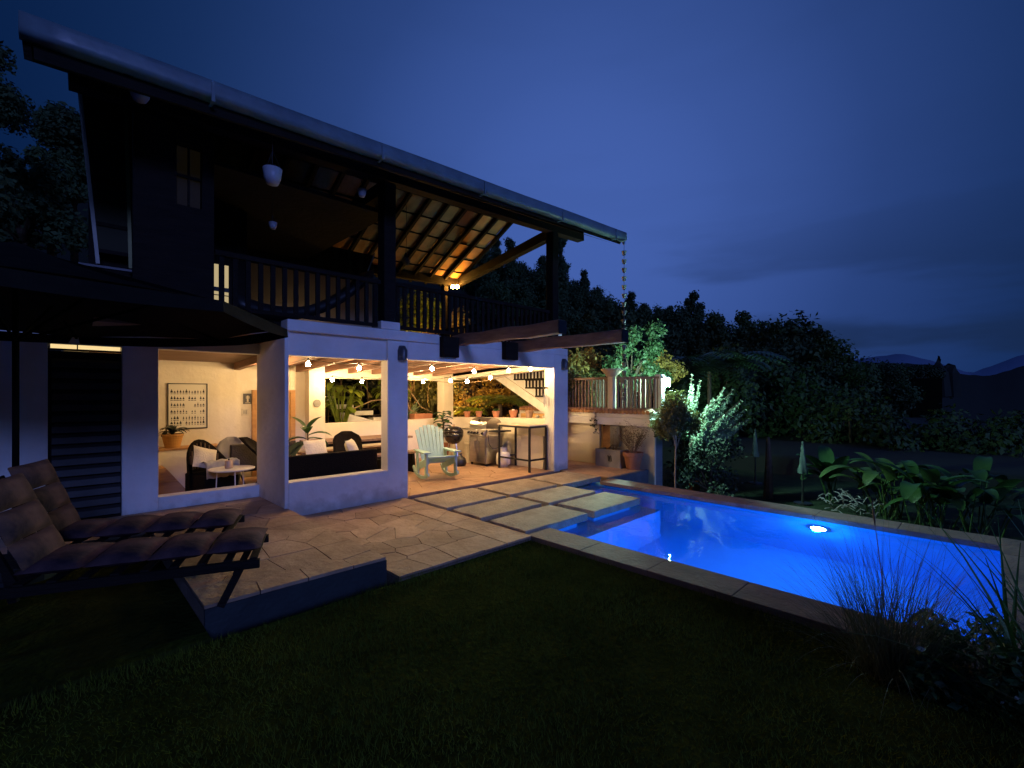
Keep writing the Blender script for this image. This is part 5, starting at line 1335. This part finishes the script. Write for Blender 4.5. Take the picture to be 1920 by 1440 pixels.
# ornamental grasses in the foreground -------------------------------------------------
def grass_clump(name, label, loc, n, ln, w, m, seed, lean=(0, 0), spread=.12, el=(.5, 3.2), plumes=0, droop=.9, seg=6):
    g = random.Random(seed); t = root(name, label, 'ornamental grass', loc); mb = MB()
    for k in range(n):
        a = g.uniform(0, 6.28); e = g.uniform(*el)
        b_ = (g.gauss(0, spread), g.gauss(0, spread), 0)
        mb.leaf(b_, (math.cos(a) + lean[0], math.sin(a) + lean[1], e), ln * g.uniform(.55, 1.1), w, droop * g.uniform(.4, 1.4), seg, fold=.2, prof=lambda u: max(.12, 1 - u ** 1.5))
    o = obj('blades', mb, m, t, world=False); o['kind'] = 'stuff'
    for k in range(plumes):
        a = -2.5 + g.uniform(-1, 1) * 1.6; s = ln * g.uniform(.95, 1.2); dx = g.uniform(.1, .45)
        p = [Vector((0, 0, 0)), Vector((-dx * .35 * DIR.y, dx * .5 * DIR.x, s * .6)), Vector((-dx * .9 * DIR.y, dx * DIR.x, s))]
        m2 = MB(); m2.tube(p, [.003, .0025, .002], 4, cap=False); m2.tube([p[1].lerp(p[2], .8), p[1].lerp(p[2], .92), p[2] + (p[2] - p[1]) * .15], [.003, .0065, .002], 6); obj('plume', m2, M_DEAD, t, world=False)
    return t
M_GB = mat('grass_blade', (.12, .13, .07), (.07, .08, .04), .5, 4, translucent=.2)
grass_clump('fountain_grass', 'fine fountain grass fanning out over the near pool coping', (3.52, .42, -.1), 680, 1.0, .0045, M_GB, 3, plumes=1, spread=.07, el=(.7, 3.6), droop=.8)
grass_clump('fountain_grass', 'smaller fine grass tuft between fountain grass and flax', (3.75, .02, -.1), 260, .62, .006, M_GB, 4, spread=.1)
grass_clump('flax_plant', 'dark strap-leaved flax at the right picture edge', (3.60, -.28, -.1), 60, 1.15, .03, M_LEAF, 5, el=(.8, 3.2), droop=.75, spread=.09)
cs = [(random.uniform(-.3, .35), random.uniform(-.4, .4), random.uniform(.08, .34)) for _ in range(12)]
canopy('groundcover_bush', 'low dark leafy shrub at the foot of the grasses', (3.66, -.1, -.1), .1, cs, [.12] * 12, 2600, .026, M_LEAF, 77, cat='bush', tr=.01)
# lawn blades
n = 130000; gg = np.random.default_rng(5)
X = gg.uniform(-2.2, 3.8, n); Y = gg.uniform(-2.0, 3.6, n)
ok = ((X * DIR.x + Y * DIR.y) > 1.3); X = X[ok]; Y = Y[ok]; n = len(X)
h = gg.uniform(.015, .04, n); a = gg.uniform(0, 6.28, n); w = .0022
e = (Y > 3.45) | (X > 3.65); h[e] *= 1.6; h *= 1 + .5 * np.sin(X * 3.1 + 1.3 * np.sin(Y * 2.3)) * np.sin(Y * 3.7)
dx = np.cos(a); dy = np.sin(a); lx = gg.normal(0, .016, n); ly = gg.normal(0, .016, n)
V = np.stack([np.stack([X - dx * w, Y - dy * w, np.full(n, -.046)], 1), np.stack([X + dx * w, Y + dy * w, np.full(n, -.046)], 1), np.stack([X + lx, Y + ly, -.046 + h], 1)], 1).reshape(-1, 3)
o = npobj('lawn_grass', V, np.arange(3 * n).reshape(-1, 3), M_GRASS); setp(o, 'short dark lawn grass in the foreground', 'grass', kind='stuff')

# ---------------------------------------------------------------- trees on the hill
PROT = []
for k in range(7):
    g = random.Random(100 + k); cs = []; rs = []
    tall = k in (2, 5)
    for i in range(22 if not tall else 18):
        a = g.uniform(0, 6.28); u = g.random(); r_ = (2.3 if not tall else 1.1 * (1.1 - u * .8)) * math.sqrt(g.random()); z = (2.6 + 4.4 * u * (1 if not tall else 1.5))
        if not tall: r_ *= math.sqrt(max(.1, 1 - ((z - 4.6) / 3.2) ** 2))
        cs.append((r_ * math.cos(a), r_ * math.sin(a), z)); rs.append(g.uniform(.55, 1.15) if not tall else g.uniform(.4, .75))
    v, f = cloud(cs, rs, 5200, .15, 100 + k, hollow=.4)
    cm_ = npmesh('crown', v, f, M_LEAFF)
    mb = MB(); mb.tube([(0, 0, -2), (.1, 0, 1.8), (0, .1, 4.5)], [.26, .2, .1], 7)
    for c in cs[::3]: mb.tube([(0, 0, 2.4), Vector(c) * .6 + Vector((0, 0, 1)), c], [.1, .07, .03], 5, cap=False)
    PROT.append((cm_, mb.mesh('trunk', M_BARK)))
def tree(x, y, z, s, k, label, group=None, rz=0, sz=1):
    t = root('hillside_tree', label, 'tree', (x, y, z), rz, group); t.scale = (s, s, s * sz)
    for nm, me in (('crown', PROT[k][0]), ('trunk', PROT[k][1])):
        o = bpy.data.objects.new(nm, me); COL.objects.link(o); o.parent = t
    return t
g = random.Random(55); cnt = 0
def at(px, D): u = (px - 960) / 880; return D * (DIR.x + u * RGT.x), D * (DIR.y + u * RGT.y)
HT = 'dark tree of the wooded hillside'
HG = 'trees of the wooded hillside'
for row, (D, n, xa, xb) in enumerate(((72, 84, 850, 1640), (72, 12, -150, 200), (64, 34, 850, 1600), (57, 26, 870, 1560), (50, 24, 880, 1560), (43, 20, 900, 1620), (36, 16, 960, 1640), (30, 12, 1020, 1640))):
    for i in range(n):
        px = xa + (xb - xa) * (i + g.uniform(.15, .85)) / n; d_ = D + g.uniform(-3, 3)
        x, y = at(px, d_); z = float(hill(np.array(x), np.array(y))) - .8
        s = g.uniform(.7, .92) * (.9 if D > 60 else .95); tree(x, y, z, s, g.randrange(7), HT, HG, g.uniform(0, 6.28), g.uniform(.85, 1.2))
# individual nearer trees
def near(px, D, top, s, k, label, sz=1):
    x, y = at(px, D); tree(x, y, 1.6 + (738 - top) / 880 * D - 8.3 * s * sz, s, k, label, None, px * .01, sz)
near(1385, 38, 592, .95, 4, 'rounded tree in the dip of the ridge left of the tallest tree')
near(1330, 42, 572, .9, 1, 'rounded tree on the descending ridge line')
near(1480, 30, 572, 1.15, 0, 'tallest rounded tree at the right end of the wooded slope')
near(1425, 28, 602, 1.0, 1, 'broad tree directly left of the tallest rounded tree')
near(1535, 29, 628, .85, 3, 'smaller tree on the right shoulder of the tallest rounded tree')
near(1400, 24, 650, .95, 4, 'dense dark tree low in front of the slope')
near(1500, 24, 668, 1.0, 6, 'dense dark tree under the tallest rounded tree')
near(1590, 27, 652, .75, 1, 'low tree where the woods fall away towards the valley')
near(1655, 30, 678, .6, 3, 'last small tree at the valley edge')
near(1600, 20, 700, .8, 4, 'dark shrubby tree above the closed parasol')
near(1330, 20, 640, .75, 0, 'drooping dome-shaped tree above the lantern', 1.0)
near(1290, 22, 660, .8, 6, 'dark tree behind the roof terrace')
near(1700, 18, 745, .75, 1, 'dark tree behind the canna thicket')
near(1830, 17, 750, .75, 3, 'dark tree mass at the right edge behind the thicket')
near(1960, 17, 745, .8, 6, 'dark tree just beyond the right picture edge')
near(1050, 60, 418, 1.0, 2, 'slim tall tree standing up beside the balcony corner post', 1.1)
near(-25, 16, 70, .5, 0, 'dark leafy tree at the upper left picture edge')
near(-110, 15, 210, .8, 4, 'dark tree crown low at the left picture edge')
near(95, 22, 232, .8, 5, 'pointed tree left of the upper floor')
near(140, 24, 240, .7, 2, 'thin pointed tree touching the upper floor corner')
near(40, 20, 250, .8, 1, 'round tree between the two at the left edge')
x, y = at(1330, 16)
t = fern((x, y, .2), 22, 2.7, mat('leaf_drooping', (.05, .10, .045), (.03, .06, .03), .5, 3), 91, 'huge dome of drooping fronds behind the lantern', stem=2.15, name='drooping_palm')
t['category'] = 'palm'
# distant hills
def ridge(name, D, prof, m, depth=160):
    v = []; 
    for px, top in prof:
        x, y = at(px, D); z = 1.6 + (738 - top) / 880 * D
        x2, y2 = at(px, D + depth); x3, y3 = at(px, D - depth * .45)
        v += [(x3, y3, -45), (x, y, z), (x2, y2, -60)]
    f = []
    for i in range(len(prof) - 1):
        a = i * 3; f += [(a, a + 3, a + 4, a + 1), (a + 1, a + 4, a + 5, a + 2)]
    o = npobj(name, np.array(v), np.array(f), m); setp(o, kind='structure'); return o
gr = random.Random(3)
def rp(pts, n, amp): 
    xs_ = np.linspace(pts[0][0], pts[-1][0], n); ys_ = np.interp(xs_, [p[0] for p in pts], [p[1] for p in pts]); return [(a, b + gr.uniform(-amp, amp)) for a, b in zip(xs_, ys_)]
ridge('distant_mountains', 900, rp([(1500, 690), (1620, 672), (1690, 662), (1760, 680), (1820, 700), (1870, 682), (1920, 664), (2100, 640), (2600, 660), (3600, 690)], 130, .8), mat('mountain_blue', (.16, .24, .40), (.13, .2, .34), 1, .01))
ridge('middle_hills', 260, rp([(1560, 690), (1640, 680), (1705, 682), (1750, 684), (1790, 700), (1850, 706), (1920, 686), (2100, 650), (2600, 670), (3600, 700)], 160, 1.2), mat('hill_black', (.02, .026, .02), None, 1, .05), 80)
# valley floor to the horizon
vb = MB(); vb.v = [(-1500, -1500, -40), (2500, -1500, -40), (2500, 2500, -40), (-1500, 2500, -40)]; vb.f = [(0, 1, 2, 3)]
setp(obj('valley_floor', vb, MATS['hill_black']), kind='structure')
x, y = at(1760, 120); zb = 1.6 + (738 - 700) / 880 * 120
mb = MB(); mb.lathe([(2.4, -6), (2.0, 0), (1.3, 1.6), (.7, 2.6), (.2, 3.4), (.001, 4.4)], (x, y, zb), 7); mb.lathe([(2.4, -6), (2.2, 0), (1.6, 1.0), (1.2, 1.8), (.001, 2.4)], (x + 1.8, y - 1.8, zb), 7)
rng = random.Random(1); mb.v = [(a + rng.uniform(-.3, .3), b + rng.uniform(-.3, .3), c + rng.uniform(-.2, .2)) for a, b, c in mb.v]
setp(obj('rock_outcrop', mb, MATS['hill_black']), 'small jagged outcrop standing on the dark valley ridge', 'rock')
for px, top, w_, lab in ((1672, 681, 30, 'flat-topped dark hedge on the valley edge, left one'), (1732, 683, 28, 'flat-topped dark hedge on the valley edge, next to the outcrop')):
    x, y = at(px, 60); z = 1.6 + (738 - top) / 880 * 60; ww = w_ / 880 * 60
    cs = [(RGT.x * ww * u, RGT.y * ww * u, -.9 - abs(u) ** 4 * .4) for u in np.linspace(-1, 1, 13)]
    t = root('valley_hedge', lab, 'hedge', (x, y, z))
    v, f = cloud(cs, [(.7, .7, .85)] * 13, 5000, .12, px, hollow=.1); npobj('foliage', v, f, M_LEAFF, t, sub=False)
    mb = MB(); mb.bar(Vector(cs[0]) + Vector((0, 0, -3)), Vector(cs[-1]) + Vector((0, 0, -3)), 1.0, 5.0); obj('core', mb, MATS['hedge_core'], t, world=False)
# lit foliage seen between the balcony balusters
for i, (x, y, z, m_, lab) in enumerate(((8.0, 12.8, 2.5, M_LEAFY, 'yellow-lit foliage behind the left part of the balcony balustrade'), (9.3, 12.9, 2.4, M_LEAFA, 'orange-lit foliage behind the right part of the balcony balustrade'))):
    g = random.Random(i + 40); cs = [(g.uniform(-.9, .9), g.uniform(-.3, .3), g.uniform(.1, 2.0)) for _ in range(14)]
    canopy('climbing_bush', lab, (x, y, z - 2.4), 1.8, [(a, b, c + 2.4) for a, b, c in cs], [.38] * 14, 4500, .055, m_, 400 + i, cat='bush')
